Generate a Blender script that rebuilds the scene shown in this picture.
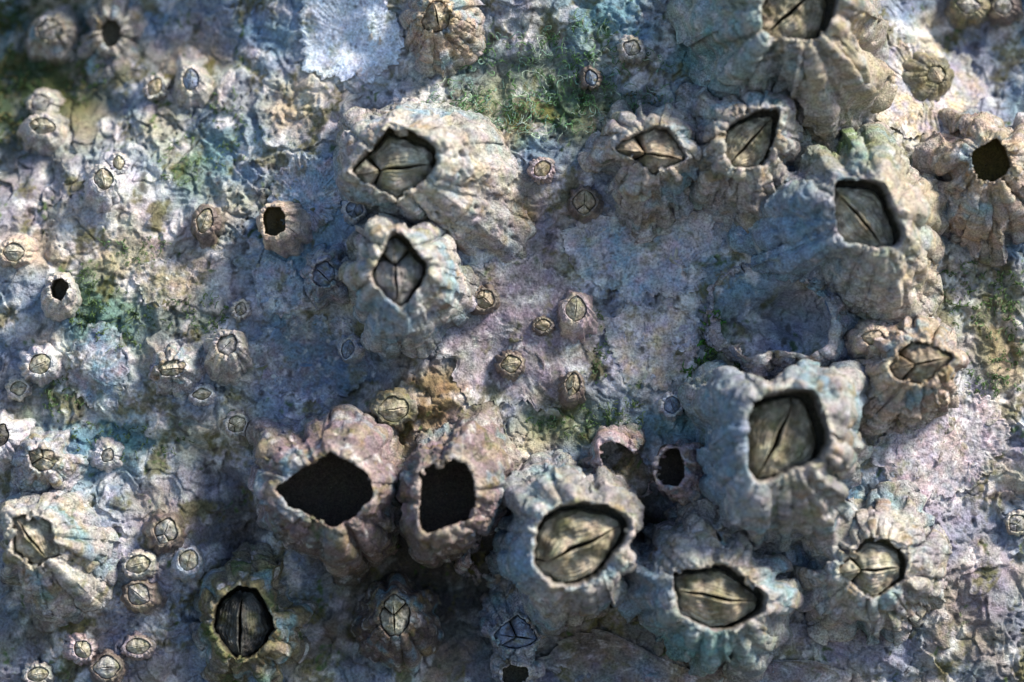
import bpy, math, random
import numpy as np
from mathutils import Matrix, Vector

for _o in list(bpy.data.objects):
    bpy.data.objects.remove(_o, do_unlink=True)
scn = bpy.context.scene
COL = scn.collection

# ------------------------------------------------------------------ frame
# Rock frame in millimetres: u right along the face, v up the face, w out of the face.
SLOPE = math.radians(74)                 # lean of the rock face from horizontal
ORIGIN = Vector((0, 0, 0.62))
AX = Matrix(((1, 0, 0),
             (0, math.cos(SLOPE), -math.sin(SLOPE)),
             (0, math.sin(SLOPE), math.cos(SLOPE))))
D = 444.0                                # lens to rock, mm
S = 6.4                                  # pixels per mm on the plane w = 0

def wpos(p):
    return ORIGIN + AX @ (Vector(p) * 0.001)

# ------------------------------------------------------------------ camera
cam_d = bpy.data.cameras.new('camera')
cam_d.lens = 100
cam_d.sensor_width = 36.0
cam_d.clip_start = 0.01
cam_d.clip_end = 500
cam_d.dof.use_dof = True
cam_d.dof.focus_distance = (D - 3.0) * 0.001
cam_d.dof.aperture_fstop = 8.0
cam = bpy.data.objects.new('camera', cam_d)
COL.objects.link(cam)
cam.matrix_world = Matrix.Translation(wpos((0, 0, D))) @ AX.to_4x4()
scn.camera = cam

# ------------------------------------------------------------------ sky, sun, exposure
SUN_LOCAL = Vector((0.62, 0.66, 0.36)).normalized()
SUN_DIR = AX @ SUN_LOCAL
world = bpy.data.worlds.new('World')
scn.world = world
world.use_nodes = True
wn = world.node_tree
sky = wn.nodes.new('ShaderNodeTexSky')
sky.sky_type = 'NISHITA'
sky.sun_disc = False
sky.sun_elevation = math.asin(SUN_DIR.z)
sky.sun_rotation = math.atan2(SUN_DIR.x, SUN_DIR.y)
sky.air_density = 1.0
sky.dust_density = 0.6
bg = wn.nodes['Background']
bg.inputs['Strength'].default_value = 0.12
wn.links.new(sky.outputs['Color'], bg.inputs['Color'])
sun_d = bpy.data.lights.new('sun', 'SUN')
sun_d.energy = 4.4
sun_d.angle = math.radians(17)
sun_d.color = (1.0, 0.91, 0.77)
sun = bpy.data.objects.new('sun', sun_d)
COL.objects.link(sun)
sun.rotation_euler = (-SUN_DIR).to_track_quat('-Z', 'Y').to_euler()
sun.location = (0.6, -0.6, 2)
scn.view_settings.view_transform = 'Standard'
scn.view_settings.look = 'None'
scn.view_settings.exposure = 0.88
scn.view_settings.gamma = 1.0
scn.cycles.max_bounces = 4
scn.cycles.use_denoising = True
scn.cycles.denoising_prefilter = 'ACCURATE'

# ------------------------------------------------------------------ noise
_rng = np.random.default_rng(7)
PERM = np.concatenate([_rng.permutation(256)] * 3).astype(np.int32)
_g = _rng.normal(size=(256, 3)); GRAD3 = (_g / np.linalg.norm(_g, axis=1)[:, None]).astype(np.float32)
_a = _rng.uniform(0, 2 * np.pi, 256); GRAD2 = np.stack([np.cos(_a), np.sin(_a)], 1).astype(np.float32)
RAND2 = _rng.uniform(0, 1, (256, 2)).astype(np.float32)

def fade(t): return t * t * t * (t * (t * 6 - 15) + 10)

def n2(x, y, s=1.0, seed=0):
    x = np.asarray(x, np.float32) / s + seed * 17.31 + 500; y = np.asarray(y, np.float32) / s + seed * 9.73 + 500
    xi = np.floor(x).astype(np.int32); yi = np.floor(y).astype(np.int32)
    xf = x - xi; yf = y - yi; u = fade(xf); v = fade(yf); xi &= 255; yi &= 255
    def g(dx, dy):
        h = PERM[PERM[xi + dx] + yi + dy]
        return GRAD2[h, 0] * (xf - dx) + GRAD2[h, 1] * (yf - dy)
    a = g(0, 0); b = g(1, 0); c = g(0, 1); d = g(1, 1)
    a = a + u * (b - a); c = c + u * (d - c)
    return (a + v * (c - a)) * 1.5

def n3(p, s=1.0, seed=0):
    q = np.asarray(p, np.float32) / s + np.float32(500 + seed * 13.37)
    x, y, z = q[..., 0], q[..., 1], q[..., 2]
    xi = np.floor(x).astype(np.int32); yi = np.floor(y).astype(np.int32); zi = np.floor(z).astype(np.int32)
    xf = x - xi; yf = y - yi; zf = z - zi
    u = fade(xf); v = fade(yf); w = fade(zf); xi &= 255; yi &= 255; zi &= 255
    def g(dx, dy, dz):
        h = PERM[PERM[PERM[xi + dx] + yi + dy] + zi + dz]
        return GRAD3[h, 0] * (xf - dx) + GRAD3[h, 1] * (yf - dy) + GRAD3[h, 2] * (zf - dz)
    def lerp(a, b, t): return a + t * (b - a)
    return lerp(lerp(lerp(g(0,0,0), g(1,0,0), u), lerp(g(0,1,0), g(1,1,0), u), v),
                lerp(lerp(g(0,0,1), g(1,0,1), u), lerp(g(0,1,1), g(1,1,1), u), v), w) * 1.6

def worley2(x, y, s, seed=0):
    x = np.asarray(x, np.float32) / s + seed * 5.1 + 300; y = np.asarray(y, np.float32) / s + seed * 3.7 + 300
    xi = np.floor(x).astype(np.int32); yi = np.floor(y).astype(np.int32)
    f1 = np.full(x.shape, 9.0, np.float32); f2 = f1.copy(); cid = np.zeros(x.shape, np.int32)
    for dx in (-1, 0, 1):
        for dy in (-1, 0, 1):
            h = PERM[PERM[(xi + dx) & 255] + ((yi + dy) & 255)]
            d = np.hypot(xi + dx + RAND2[h, 0] - x, yi + dy + RAND2[h, 1] - y)
            m = d < f1
            f2 = np.where(m, f1, np.minimum(f2, d)); cid = np.where(m, h, cid); f1 = np.where(m, d, f1)
    return f1, f2, cid

def sstep(a, b, x):
    t = np.clip((x - a) / (b - a), 0, 1)
    return t * t * (3 - 2 * t)

def uv(px, py, w=0.0):
    k = (D - w) / D / S
    return (np.asarray(px, float) - 512) * k, (341 - np.asarray(py, float)) * k

# ------------------------------------------------------------------ materials
def srgb(r, g, b):
    f = lambda c: (c / 255 / 12.92) if c / 255 <= 0.04045 else ((c / 255 + 0.055) / 1.055) ** 2.4
    return np.array([f(r), f(g), f(b)])

def material(name, rough, grain_scale, grain_col, bump1, bump2, spec=0.25, speck=0.0, speck_scale=2600.0):
    m = bpy.data.materials.new(name); m.use_nodes = True
    nt = m.node_tree; N = nt.nodes; L = nt.links
    bsdf = N['Principled BSDF']
    att = N.new('ShaderNodeAttribute'); att.attribute_name = 'pigment'
    tc = N.new('ShaderNodeTexCoord')
    na = N.new('ShaderNodeTexNoise'); na.inputs['Scale'].default_value = grain_scale
    na.inputs['Detail'].default_value = 6; na.inputs['Roughness'].default_value = 0.72
    L.new(tc.outputs['Object'], na.inputs['Vector'])
    ramp = N.new('ShaderNodeMapRange')
    ramp.inputs['From Min'].default_value = 0.3; ramp.inputs['From Max'].default_value = 0.7
    ramp.inputs['To Min'].default_value = 1 - grain_col; ramp.inputs['To Max'].default_value = 1 + grain_col
    L.new(na.outputs['Fac'], ramp.inputs['Value'])
    mul = N.new('ShaderNodeVectorMath'); mul.operation = 'SCALE'
    L.new(att.outputs['Color'], mul.inputs[0]); L.new(ramp.outputs['Result'], mul.inputs['Scale'])
    # slight hue drift
    nc = N.new('ShaderNodeTexNoise'); nc.inputs['Scale'].default_value = grain_scale * 0.35
    nc.inputs['Detail'].default_value = 4
    L.new(tc.outputs['Object'], nc.inputs['Vector'])
    hue = N.new('ShaderNodeMix'); hue.data_type = 'RGBA'; hue.blend_type = 'OVERLAY'
    hue.inputs['Factor'].default_value = 0.18
    L.new(mul.outputs['Vector'], hue.inputs['A']); L.new(nc.outputs['Color'], hue.inputs['B'])
    last = hue.outputs['Result']
    ng = N.new('ShaderNodeTexNoise'); ng.inputs['Scale'].default_value = grain_scale * 2.3
    ng.inputs['Detail'].default_value = 2; ng.inputs['Roughness'].default_value = 0.6
    L.new(tc.outputs['Object'], ng.inputs['Vector'])
    rg_ = N.new('ShaderNodeMapRange')
    rg_.inputs['From Min'].default_value = 0.33; rg_.inputs['From Max'].default_value = 0.67
    rg_.inputs['To Min'].default_value = 1 - grain_col * 1.15; rg_.inputs['To Max'].default_value = 1 + grain_col * 1.15
    L.new(ng.outputs['Fac'], rg_.inputs['Value'])
    mg = N.new('ShaderNodeVectorMath'); mg.operation = 'SCALE'
    L.new(last, mg.inputs[0]); L.new(rg_.outputs['Result'], mg.inputs['Scale'])
    last = mg.outputs['Vector']
    if speck:
        vo = N.new('ShaderNodeTexVoronoi'); vo.inputs['Scale'].default_value = speck_scale
        L.new(tc.outputs['Object'], vo.inputs['Vector'])
        r2 = N.new('ShaderNodeMapRange')
        r2.inputs['From Min'].default_value = 0.12; r2.inputs['From Max'].default_value = 0.3
        r2.inputs['To Min'].default_value = speck; r2.inputs['To Max'].default_value = 0
        L.new(vo.outputs['Distance'], r2.inputs['Value'])
        mx = N.new('ShaderNodeMix'); mx.data_type = 'RGBA'
        mx.inputs['B'].default_value = (0.05, 0.045, 0.05, 1)
        L.new(r2.outputs['Result'], mx.inputs['Factor']); L.new(last, mx.inputs['A'])
        last = mx.outputs['Result']
    L.new(last, bsdf.inputs['Base Color'])
    bsdf.inputs['Roughness'].default_value = rough
    bsdf.inputs['Specular IOR Level'].default_value = spec
    nb = N.new('ShaderNodeTexNoise'); nb.inputs['Scale'].default_value = 1400
    nb.inputs['Detail'].default_value = 5; nb.inputs['Roughness'].default_value = 0.65
    L.new(tc.outputs['Object'], nb.inputs['Vector'])
    b1 = N.new('ShaderNodeBump'); b1.inputs['Strength'].default_value = 0.8; b1.inputs['Distance'].default_value = bump1
    L.new(nb.outputs['Fac'], b1.inputs['Height'])
    nd = N.new('ShaderNodeTexNoise'); nd.inputs['Scale'].default_value = 4200; nd.inputs['Detail'].default_value = 3
    L.new(tc.outputs['Object'], nd.inputs['Vector'])
    b2 = N.new('ShaderNodeBump'); b2.inputs['Strength'].default_value = 0.8; b2.inputs['Distance'].default_value = bump2
    L.new(nd.outputs['Fac'], b2.inputs['Height']); L.new(b1.outputs['Normal'], b2.inputs['Normal'])
    L.new(b2.outputs['Normal'], bsdf.inputs['Normal'])
    return m

M_ROCK = material('encrusted_rock', 0.8, 900, 0.24, 0.0005, 0.00034, 0.2, 0.3, 1500)
M_SHELL = material('weathered_shell', 0.75, 1300, 0.30, 0.0006, 0.0004, 0.25, 0.35, 1700)
M_VALVE = material('valve_plate', 0.42, 1300, 0.28, 0.0003, 0.00015, 0.45, 0.2, 1300)
M_SMALL = material('young_shell', 0.5, 1500, 0.3, 0.00016, 0.00008, 0.4, 0.15, 2200)
M_CRUST = material('lime_crust', 0.85, 1100, 0.28, 0.0003, 0.00016, 0.2, 0.5, 1500)
M_ALGAE = material('green_weed', 0.6, 1500, 0.4, 0.0001, 0.00005, 0.3)
M_SAND = material('sand', 0.9, 60, 0.2, 0.004, 0.001, 0.2)

# ------------------------------------------------------------------ mesh helpers
def mesh_obj(name, verts_mm, quads, cols, mat, parent=None, tris=None):
    """verts_mm (n,3) in the parent's frame, mm."""
    me = bpy.data.meshes.new(name)
    v = (np.asarray(verts_mm, np.float64) * 0.001).astype(np.float32)
    nq = 0 if quads is None else len(quads); nt_ = 0 if tris is None else len(tris)
    me.vertices.add(len(v)); me.vertices.foreach_set('co', v.ravel())
    idx = []; starts = []
    if nq: idx.append(np.asarray(quads, np.int32).ravel()); starts.append(np.arange(nq, dtype=np.int32) * 4)
    if nt_: idx.append(np.asarray(tris, np.int32).ravel()); starts.append(nq * 4 + np.arange(nt_, dtype=np.int32) * 3)
    idx = np.concatenate(idx); starts = np.concatenate(starts)
    me.loops.add(len(idx)); me.loops.foreach_set('vertex_index', idx)
    me.polygons.add(len(starts)); me.polygons.foreach_set('loop_start', starts)
    me.polygons.foreach_set('use_smooth', np.ones(len(starts), bool))
    ca = me.color_attributes.new('pigment', 'FLOAT_COLOR', 'POINT')
    cols = np.asarray(cols, float); mean_ = cols.mean(-1, keepdims=True)
    c4 = np.ones((len(v), 4), np.float32); c4[:, :3] = np.clip(mean_ + (cols - mean_) * {'encrusted_rock': 1.4, 'weathered_shell': 1.2, 'valve_plate': 1.05}.get(mat.name, 1.1), 0.004, 0.9)
    ca.data.foreach_set('color', c4.ravel())
    me.update(calc_edges=True); me.validate()
    me.materials.append(mat)
    o = bpy.data.objects.new(name, me); COL.objects.link(o)
    if parent is not None: o.parent = parent
    return o

def root(name, p, label, cat, group=None):
    o = bpy.data.objects.new(name, None); COL.objects.link(o)
    o.empty_display_size = 0.003
    o.matrix_world = Matrix.Translation(wpos(p)) @ AX.to_4x4()
    o['label'] = label; o['category'] = cat
    if group: o['group'] = group
    return o

def grid_quads(nr, nc, wrap=False):
    i = np.arange(nr - 1)[:, None]; j = np.arange(nc if wrap else nc - 1)[None, :]
    j2 = (j + 1) % nc
    return np.stack([i * nc + j, i * nc + j2, (i + 1) * nc + j2, (i + 1) * nc + j], -1).reshape(-1, 4)

def mixc(a, b, t):
    return a + (b - a) * t[..., None]

# ------------------------------------------------------------------ rock
def axis(half, step, far, n):
    c = np.arange(-half, half + step / 2, step)
    t = np.linspace(0, 1, n + 1)[1:]
    ext = half + step * n * t + (far - half - step * n) * t ** 3
    return np.concatenate([-ext[::-1], c, ext])
UA = axis(86.0, 0.2, 620.0, 55)
VA = axis(58.0, 0.2, 640.0, 50)
U, V = np.meshgrid(UA, VA)
U = U.astype(np.float32); V = V.astype(np.float32)

# lumps and hollows: px, py, rx, ry (px), height mm
LUMPS = [
    (-20, 20, 260, 190, -17.0), (140, 0, 220, 110, -5), (980, 20, 150, 140, -13.0), (980, 330, 70, 110, -3),
    (360, 30, 150, 60, -2.0),
    (440, 190, 120, 95, 4.0), (400, 290, 70, 70, 3.0),
    (820, 40, 120, 90, 5.0), (830, 220, 130, 120, 4.5), (660, 165, 70, 60, 2.5),
    (345, 375, 62, 40, -6.5), (300, 345, 60, 40, -1), (640, 250, 80, 55, -2.0), (788, 322, 46, 30, -6.5),
    (335, 490, 100, 85, 3.0), (460, 490, 80, 80, 3.0), (585, 550, 80, 80, 3.0), (720, 600, 100, 80, 2.5),
    (790, 460, 95, 110, 4.0), (880, 570, 85, 75, 2.0), (905, 370, 70, 70, 3.5),
    (430, 590, 85, 55, -6.5), (330, 610, 60, 60, -2), (560, 655, 70, 40, -4.0), (640, 655, 60, 30, -2),
    (165, 560, 65, 70, 2.6), (60, 560, 70, 75, 2.5), (115, 650, 80, 40, 1.2), (45, 460, 50, 45, 1.8),
    (110, 180, 65, 55, 2.6), (110, 40, 45, 60, 2.5), (170, 85, 60, 45, 2.0), (45, 120, 40, 40, 2.0), (50, 35, 45, 40, 2.0),
    (180, 375, 50, 40, 1.2), (95, 370, 40, 55, 1.2), (160, 285, 50, 40, 0.8), (225, 560, 25, 70, -3.0), (235, 520, 30, 60, -2.5),
    (520, 85, 90, 50, -1.0), (650, 330, 90, 60, -0.6), (540, 340, 90, 80, 0.8), (428, 380, 40, 34, 3.0), (370, 406, 70, 14, 3.0),
    (30, 400, 80, 30, -1.2), (120, 450, 90, 40, -1.8), (648, 528, 30, 30, -7.0), (500, 600, 30, 40, -3.0), (815, 590, 20, 40, -3.0), (980, 600, 90, 90, 0.5), (250, 115, 60, 60, -1),
    (900, 450, 80, 60, 0.6), (985, 190, 70, 70, 0.5), (930, 85, 70, 60, 1.0), (230, 30, 60, 50, 0.8)]

def lumps(U, V):
    h = np.zeros_like(U)
    wu = U + 2.5 * n2(U, V, 9, 51); wv = V + 2.5 * n2(U, V, 9, 52)
    for px, py, rx, ry, a in LUMPS:
        cu, cv = uv(px, py)
        q = ((wu - cu) / (rx / S)) ** 2 + ((wv - cv) / (ry / S)) ** 2
        h += 1.35 * a * np.exp(-q * 1.1)
    return h

R_ = np.maximum(0, np.hypot(U / 1.1, V) - 70)
H_LOW = lumps(U, V) + 1.1 * n2(U, V, 14, 1) + 3.0 * n2(U, V, 60, 2) * sstep(60, 140, R_ + 70) \
        - 0.00075 * R_ ** 2 + 14 * n2(U, V, 160, 3) * sstep(20, 200, R_)
inner = 1.0 - sstep(5, 40, np.maximum(np.abs(U) - 80, np.abs(V) - 54))
wu = U + 0.9 * n2(U, V, 3.2, 4); wv = V + 0.9 * n2(U, V, 3.2, 5)
f1, f2, cid = worley2(wu, wv, 8.5, 1)
plates = (RAND2[cid, 0] - 0.5) * 1.0 * sstep(0.02, 0.16, f2 - f1) - 0.14 * (1 - sstep(0.0, 0.09, f2 - f1))
f1b, f2b, cidb = worley2(U + 0.5 * n2(U, V, 1.5, 6), V + 0.5 * n2(U, V, 1.5, 7), 2.4, 2)
knob = (0.45 - f1b ** 1.5) * 0.5
rough_mask = np.clip(0.42 + 1.7 * n2(U, V, 13, 8) + 0.5 * n2(U, V, 4, 18), 0.06, 1.3)
def flake(L, sharp=0.12):
    fr = L - np.floor(L)                       # slow rise, abrupt chipped edge
    return np.where(fr < 1 - sharp, fr / (1 - sharp), (1 - fr) / sharp) - 0.5
flk = 1.0 * flake(1.9 * n2(wu, wv, 12, 35) + 0.5 * n2(wu, wv, 4.5, 36) + 0.12 * n2(U, V, 1.2, 37) + 3, 0.07) * sstep(-0.25, 0.25, n2(U, V, 18, 38)) \
    + 0.55 * flake(2.2 * n2(wu, wv, 7, 39) + 0.5 * n2(wu, wv, 2.5, 40) + 3, 0.09)
bill = 1.9 * np.abs(n2(wu, wv, 8.0, 33)) + 0.95 * np.abs(n2(wu, wv, 4.2, 34)) - 0.6
fine = 0.40 * np.abs(n2(wu, wv, 2.6, 9)) * 1.4 - 0.30 * np.abs(n2(wu, wv, 1.3, 10)) + 0.22 * n2(U, V, 0.8, 11) + 0.13 * n2(U, V, 0.45, 12)
ridge = 1 - np.abs(n2(wu, wv, 5.5, 13)) * 2
crackn = np.abs(n2(wu * 0.9, wv, 7.5, 14) + 0.25 * n2(U, V, 2, 15))
crack = -0.55 * (1 - sstep(0.0, 0.045, crackn)) * sstep(-0.1, 0.3, n2(U, V, 16, 16))
pitn = worley2(U, V, 1.15, 3)
pits = -0.45 * (1 - sstep(0.12, 0.3, pitn[0])) * (RAND2[pitn[2], 1] > 0.62)
H = H_LOW + inner * (plates * 0.6 + bill + flk + knob * 0.35 * rough_mask + fine * (0.14 + 0.62 * rough_mask) + 0.5 * ridge * rough_mask * 0.7 + crack + pits * rough_mask) \
    + (1 - inner) * 1.2 * n2(U, V, 9, 17)
H = H.astype(np.float32)

def sampler(F):
    def f(u, v):
        u = np.asarray(u, float); v = np.asarray(v, float)
        i = np.clip(np.interp(u, UA, np.arange(len(UA))), 0, len(UA) - 1.001)
        j = np.clip(np.interp(v, VA, np.arange(len(VA))), 0, len(VA) - 1.001)
        i0 = i.astype(int); j0 = j.astype(int); a = i - i0; b = j - j0
        return (F[j0, i0] * (1 - a) * (1 - b) + F[j0, i0 + 1] * a * (1 - b) + F[j0 + 1, i0] * (1 - a) * b + F[j0 + 1, i0 + 1] * a * b)
    return f
def box(F, k, ax):
    P_ = np.pad(F.astype(np.float64), [(k, k) if i == ax else (0, 0) for i in (0, 1)], mode='edge')
    c_ = np.cumsum(P_, ax); c_ = np.insert(c_, 0, 0, axis=ax)
    n_ = F.shape[ax]; w_ = 2 * k + 1
    return (np.take(c_, np.arange(w_, w_ + n_), ax) - np.take(c_, np.arange(n_), ax)) / w_
H_SOFT = H
for _ in range(2): H_SOFT = box(box(H_SOFT, 7, 0), 7, 1)
HS = sampler(H); HL = sampler(H_SOFT)
def on_rock(px, py):
    u_, v_ = uv(px, py)
    for _ in range(3):
        w_ = float(HL(u_, v_)); u_, v_ = uv(px, py, w_)
    return float(u_), float(v_), w_

LILAC = np.array([0.31, 0.295, 0.335]); BLUEGREY = np.array([0.18, 0.26, 0.34]); WHITE = np.array([0.70, 0.69, 0.69])
BEIGE = np.array([0.48, 0.41, 0.30]); BROWN = np.array([0.12, 0.095, 0.07]); GREEN = np.array([0.06, 0.10, 0.035])
OLIVE = np.array([0.15, 0.14, 0.06]); PURPLE = np.array([0.20, 0.175, 0.20]); DBLUE = np.array([0.09, 0.15, 0.27]); DARK = np.array([0.035, 0.033, 0.03])
TEAL = np.array([0.13, 0.24, 0.25]); GOLD = np.array([0.20, 0.145, 0.075]); PINK = np.array([0.42, 0.34, 0.35])

TINTS = [  # px, py, rx, ry, colour, strength : stains and growth on the rock, plus shade and blue cast painted into hollows
    (10, 90, 60, 90, GREEN * 0.6, 1.3), (70, 90, 40, 60, OLIVE * 0.6, 0.7), (200, 60, 40, 40, BROWN, 0.6),
    (520, 80, 100, 50, np.array([0.15, 0.17, 0.12]), 0.7), (560, 110, 60, 30, GREEN, 0.8), (640, 110, 30, 16, GREEN * 0.7, 1.2),
    (540, 330, 100, 75, PURPLE, 0.9), (640, 245, 70, 45, WHITE * 0.75, 0.6), (425, 395, 45, 35, GOLD, 1.2), (490, 300, 20, 30, GOLD, 0.6),
    (340, 372, 56, 32, np.array([0.08, 0.15, 0.28]), 1.1), (405, 400, 62, 26, BROWN * 1.7, 0.9), (290, 330, 60, 30, BLUEGREY, 0.8), (795, 322, 40, 28, np.array([0.20, 0.29, 0.42]), 0.6), (730, 290, 50, 40, BLUEGREY, 0.8),  # blue entries paint in the bluish shade of the hollows
    (430, 575, 90, 70, DARK, 1.6), (235, 540, 28, 70, DARK * 1.5, 1.3), (330, 640, 60, 40, BROWN * 1.3, 0.9), (590, 640, 70, 40, BROWN * 0.8, 1.1), (460, 660, 40, 40, BROWN, 0.8),  # DARK entries put the crevice shade around the empty shells into the colour
    (625, 475, 40, 45, BROWN * 1.6, 1.0), (648, 528, 30, 24, DARK * 1.5, 1.2), (400, 440, 40, 30, GOLD * 0.9, 0.8), (870, 420, 30, 30, BEIGE * 0.8, 0.7), (700, 640, 60, 40, BROWN * 1.6, 0.7), (960, 600, 90, 100, PURPLE * 1.2, 0.5), (990, 640, 50, 60, BROWN * 1.3, 0.5),  # the DARK entry paints shade into the narrow gap
    (990, 320, 40, 60, OLIVE * 0.9, 0.8), (950, 290, 40, 50, WHITE * 0.7, 0.5), (880, 110, 40, 30, BEIGE * 0.8, 0.8), (985, 80, 40, 30, LILAC, 0.6), (960, 120, 30, 15, DARK * 2, 0.7),
    (110, 190, 60, 50, WHITE * 0.8, 0.8), (20, 190, 40, 60, LILAC * 0.9, 0.7), (150, 260, 90, 40, BEIGE * 0.8, 0.6), (30, 320, 40, 40, LILAC, 0.5),
    (50, 410, 70, 30, OLIVE * 0.8, 0.6), (140, 440, 60, 40, TEAL, 0.7), (60, 500, 50, 30, WHITE * 0.8, 0.5), (165, 560, 60, 70, LILAC * 0.9, 0.8), (30, 630, 40, 30, OLIVE * 0.7, 0.7),
    (200, 620, 30, 50, BLUEGREY, 0.6), (110, 640, 80, 50, PURPLE * 0.9, 0.5), (120, 320, 40, 40, GREEN * 1.6, 0.5), (85, 300, 20, 40, GREEN, 0.7), (190, 320, 40, 20, GREEN * 1.4, 0.5),
    (200, 160, 50, 50, TEAL * 1.1, 0.6), (180, 165, 20, 18, GREEN * 0.8, 0.8), (350, 60, 60, 40, WHITE, 0.7), (300, 100, 60, 30, BEIGE * 0.9, 0.6), (280, 20, 60, 40, BLUEGREY, 0.6), (310, 200, 50, 50, BLUEGREY * 1.2, 0.5),
    (715, 345, 14, 45, GREEN * 0.7, 1.4), (690, 410, 40, 40, TEAL, 0.7), (570, 420, 50, 25, GREEN * 1.4, 0.7), (660, 340, 40, 40, LILAC * 1.2, 0.6), (545, 235, 20, 60, PURPLE, 0.6), (520, 215, 14, 30, GOLD, 0.9),
    (930, 440, 70, 45, LILAC * 1.15, 0.8), (660, 80, 40, 40, LILAC * 1.2, 0.6), (600, 20, 60, 30, TEAL, 0.5), (690, 60, 30, 60, TEAL * 0.9, 0.8)]

def rock_colour(U, V):
    t1 = 0.5 + 0.9 * n2(U, V, 17, 21); c = mixc(LILAC, BLUEGREY, np.clip(t1, 0, 1))
    c = mixc(c, BEIGE, np.clip(0.1 + 1.1 * n2(U, V, 10, 22), 0, 0.75))
    wu = U + 1.5 * n2(U, V, 3, 53); wv = V + 1.5 * n2(U, V, 3, 54)
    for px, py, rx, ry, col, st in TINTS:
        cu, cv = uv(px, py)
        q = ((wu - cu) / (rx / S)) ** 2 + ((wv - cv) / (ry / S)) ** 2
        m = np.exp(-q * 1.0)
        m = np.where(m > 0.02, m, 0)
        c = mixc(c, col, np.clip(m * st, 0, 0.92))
    # mottling
    m1 = n2(wu, wv, 3.6, 23); m2 = n2(U, V, 1.5, 24); m3 = n2(U, V, 0.75, 25); m4 = n2(wu, wv, 6.5, 26)
    c = mixc(c, WHITE * 1.08, np.clip((0.8 * m1 + 1.0 * m4 + 0.3 * m2 + 0.15 * m3 - 0.12) * 1.3, 0, 0.58) * np.clip(c.mean(-1) * 4, 0, 1))
    c = mixc(c, OLIVE * 0.7, np.clip((m4 - 0.6 * m1 + 0.4 * m3 - 0.22) * 1.7, 0, 0.8))
    c = mixc(c, DARK * 1.4, np.clip((-m2 - 0.5 * m3 + 0.7 * n2(wu, wv, 5, 29) - 0.52) * 2.0, 0, 0.7))
    c = mixc(c, GREEN, np.clip((n2(wu, wv, 4.4, 27) + 0.8 * n2(U, V, 1.0, 28) - 0.75) * 2.5, 0, 0.8))
    return c * 1.0

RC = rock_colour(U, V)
# a little sideways heave so that the knobs overhang
UU = U + inner * 0.28 * n2(U, V, 1.6, 31); VV = V + inner * 0.28 * n2(U, V, 1.6, 32)
nv, nu = U.shape
verts = np.stack([UU, VV, H], -1).reshape(-1, 3)
quads = grid_quads(nv, nu)
# closed boulder: skirt and back
ring = np.concatenate([np.arange(nu), np.arange(1, nv) * nu + nu - 1, (nv - 1) * nu + np.arange(nu - 2, -1, -1), np.arange(nv - 2, 0, -1) * nu])
nb = len(ring); base = len(verts)
sk = verts[ring].copy(); sk[:, 2] = -620; sk[:, :2] *= 0.8
verts = np.concatenate([verts, sk, [[0, 0, -620]]])
j = np.arange(nb); j2 = (j + 1) % nb
quads = np.concatenate([quads, np.stack([ring[j], base + j, base + j2, ring[j2]], -1)])
tris = np.stack([base + j2, base + j, np.full(nb, base + nb)], -1)
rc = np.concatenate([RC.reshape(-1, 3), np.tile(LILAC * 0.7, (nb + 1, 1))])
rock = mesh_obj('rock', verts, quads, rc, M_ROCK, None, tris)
rock.matrix_world = Matrix.Translation(ORIGIN) @ AX.to_4x4()
rock['kind'] = 'structure'
del verts, quads

gx = np.concatenate([-np.geomspace(300, 0.3, 30), np.geomspace(0.3, 300, 30)]) * 1000
GX, GY = np.meshgrid(gx, gx)
gv = np.stack([GX, GY, 12 * n2(GX, GY, 900, 41) + 6 * n2(GX, GY, 260, 42)], -1).reshape(-1, 3)
ground = mesh_obj('ground', gv, grid_quads(60, 60), np.tile([0.13, 0.12, 0.105], (3600, 1)), M_SAND)
ground['kind'] = 'structure'

# ------------------------------------------------------------------ barnacles
def closed_curve(pts, n, c=None, smooth=2):
    """Radius by angle for a closed outline given in mm, n samples."""
    p = np.asarray(pts, float)
    c = p.mean(0) if c is None else np.asarray(c, float)
    dense = np.concatenate([p + (np.roll(p, -1, 0) - p) * t for t in np.linspace(0, 1, 40, endpoint=False)[:, None, None]], 1) \
        if False else np.concatenate([p[i] + (p[(i + 1) % len(p)] - p[i]) * np.linspace(0, 1, 40, endpoint=False)[:, None] for i in range(len(p))])
    a = np.arctan2(dense[:, 1] - c[1], dense[:, 0] - c[0]); r = np.hypot(dense[:, 0] - c[0], dense[:, 1] - c[1])
    o = np.argsort(a); a = a[o]; r = r[o]
    t = np.linspace(-np.pi, np.pi, n, endpoint=False)
    rr = np.interp(t, np.concatenate([a - 2 * np.pi, a, a + 2 * np.pi]), np.tile(r, 3))
    k = max(1, int(n * 0.008))
    for _ in range(smooth):
        rr = sum(np.roll(rr, s) for s in range(-k, k + 1)) / (2 * k + 1)
    return c, t, rr

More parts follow.
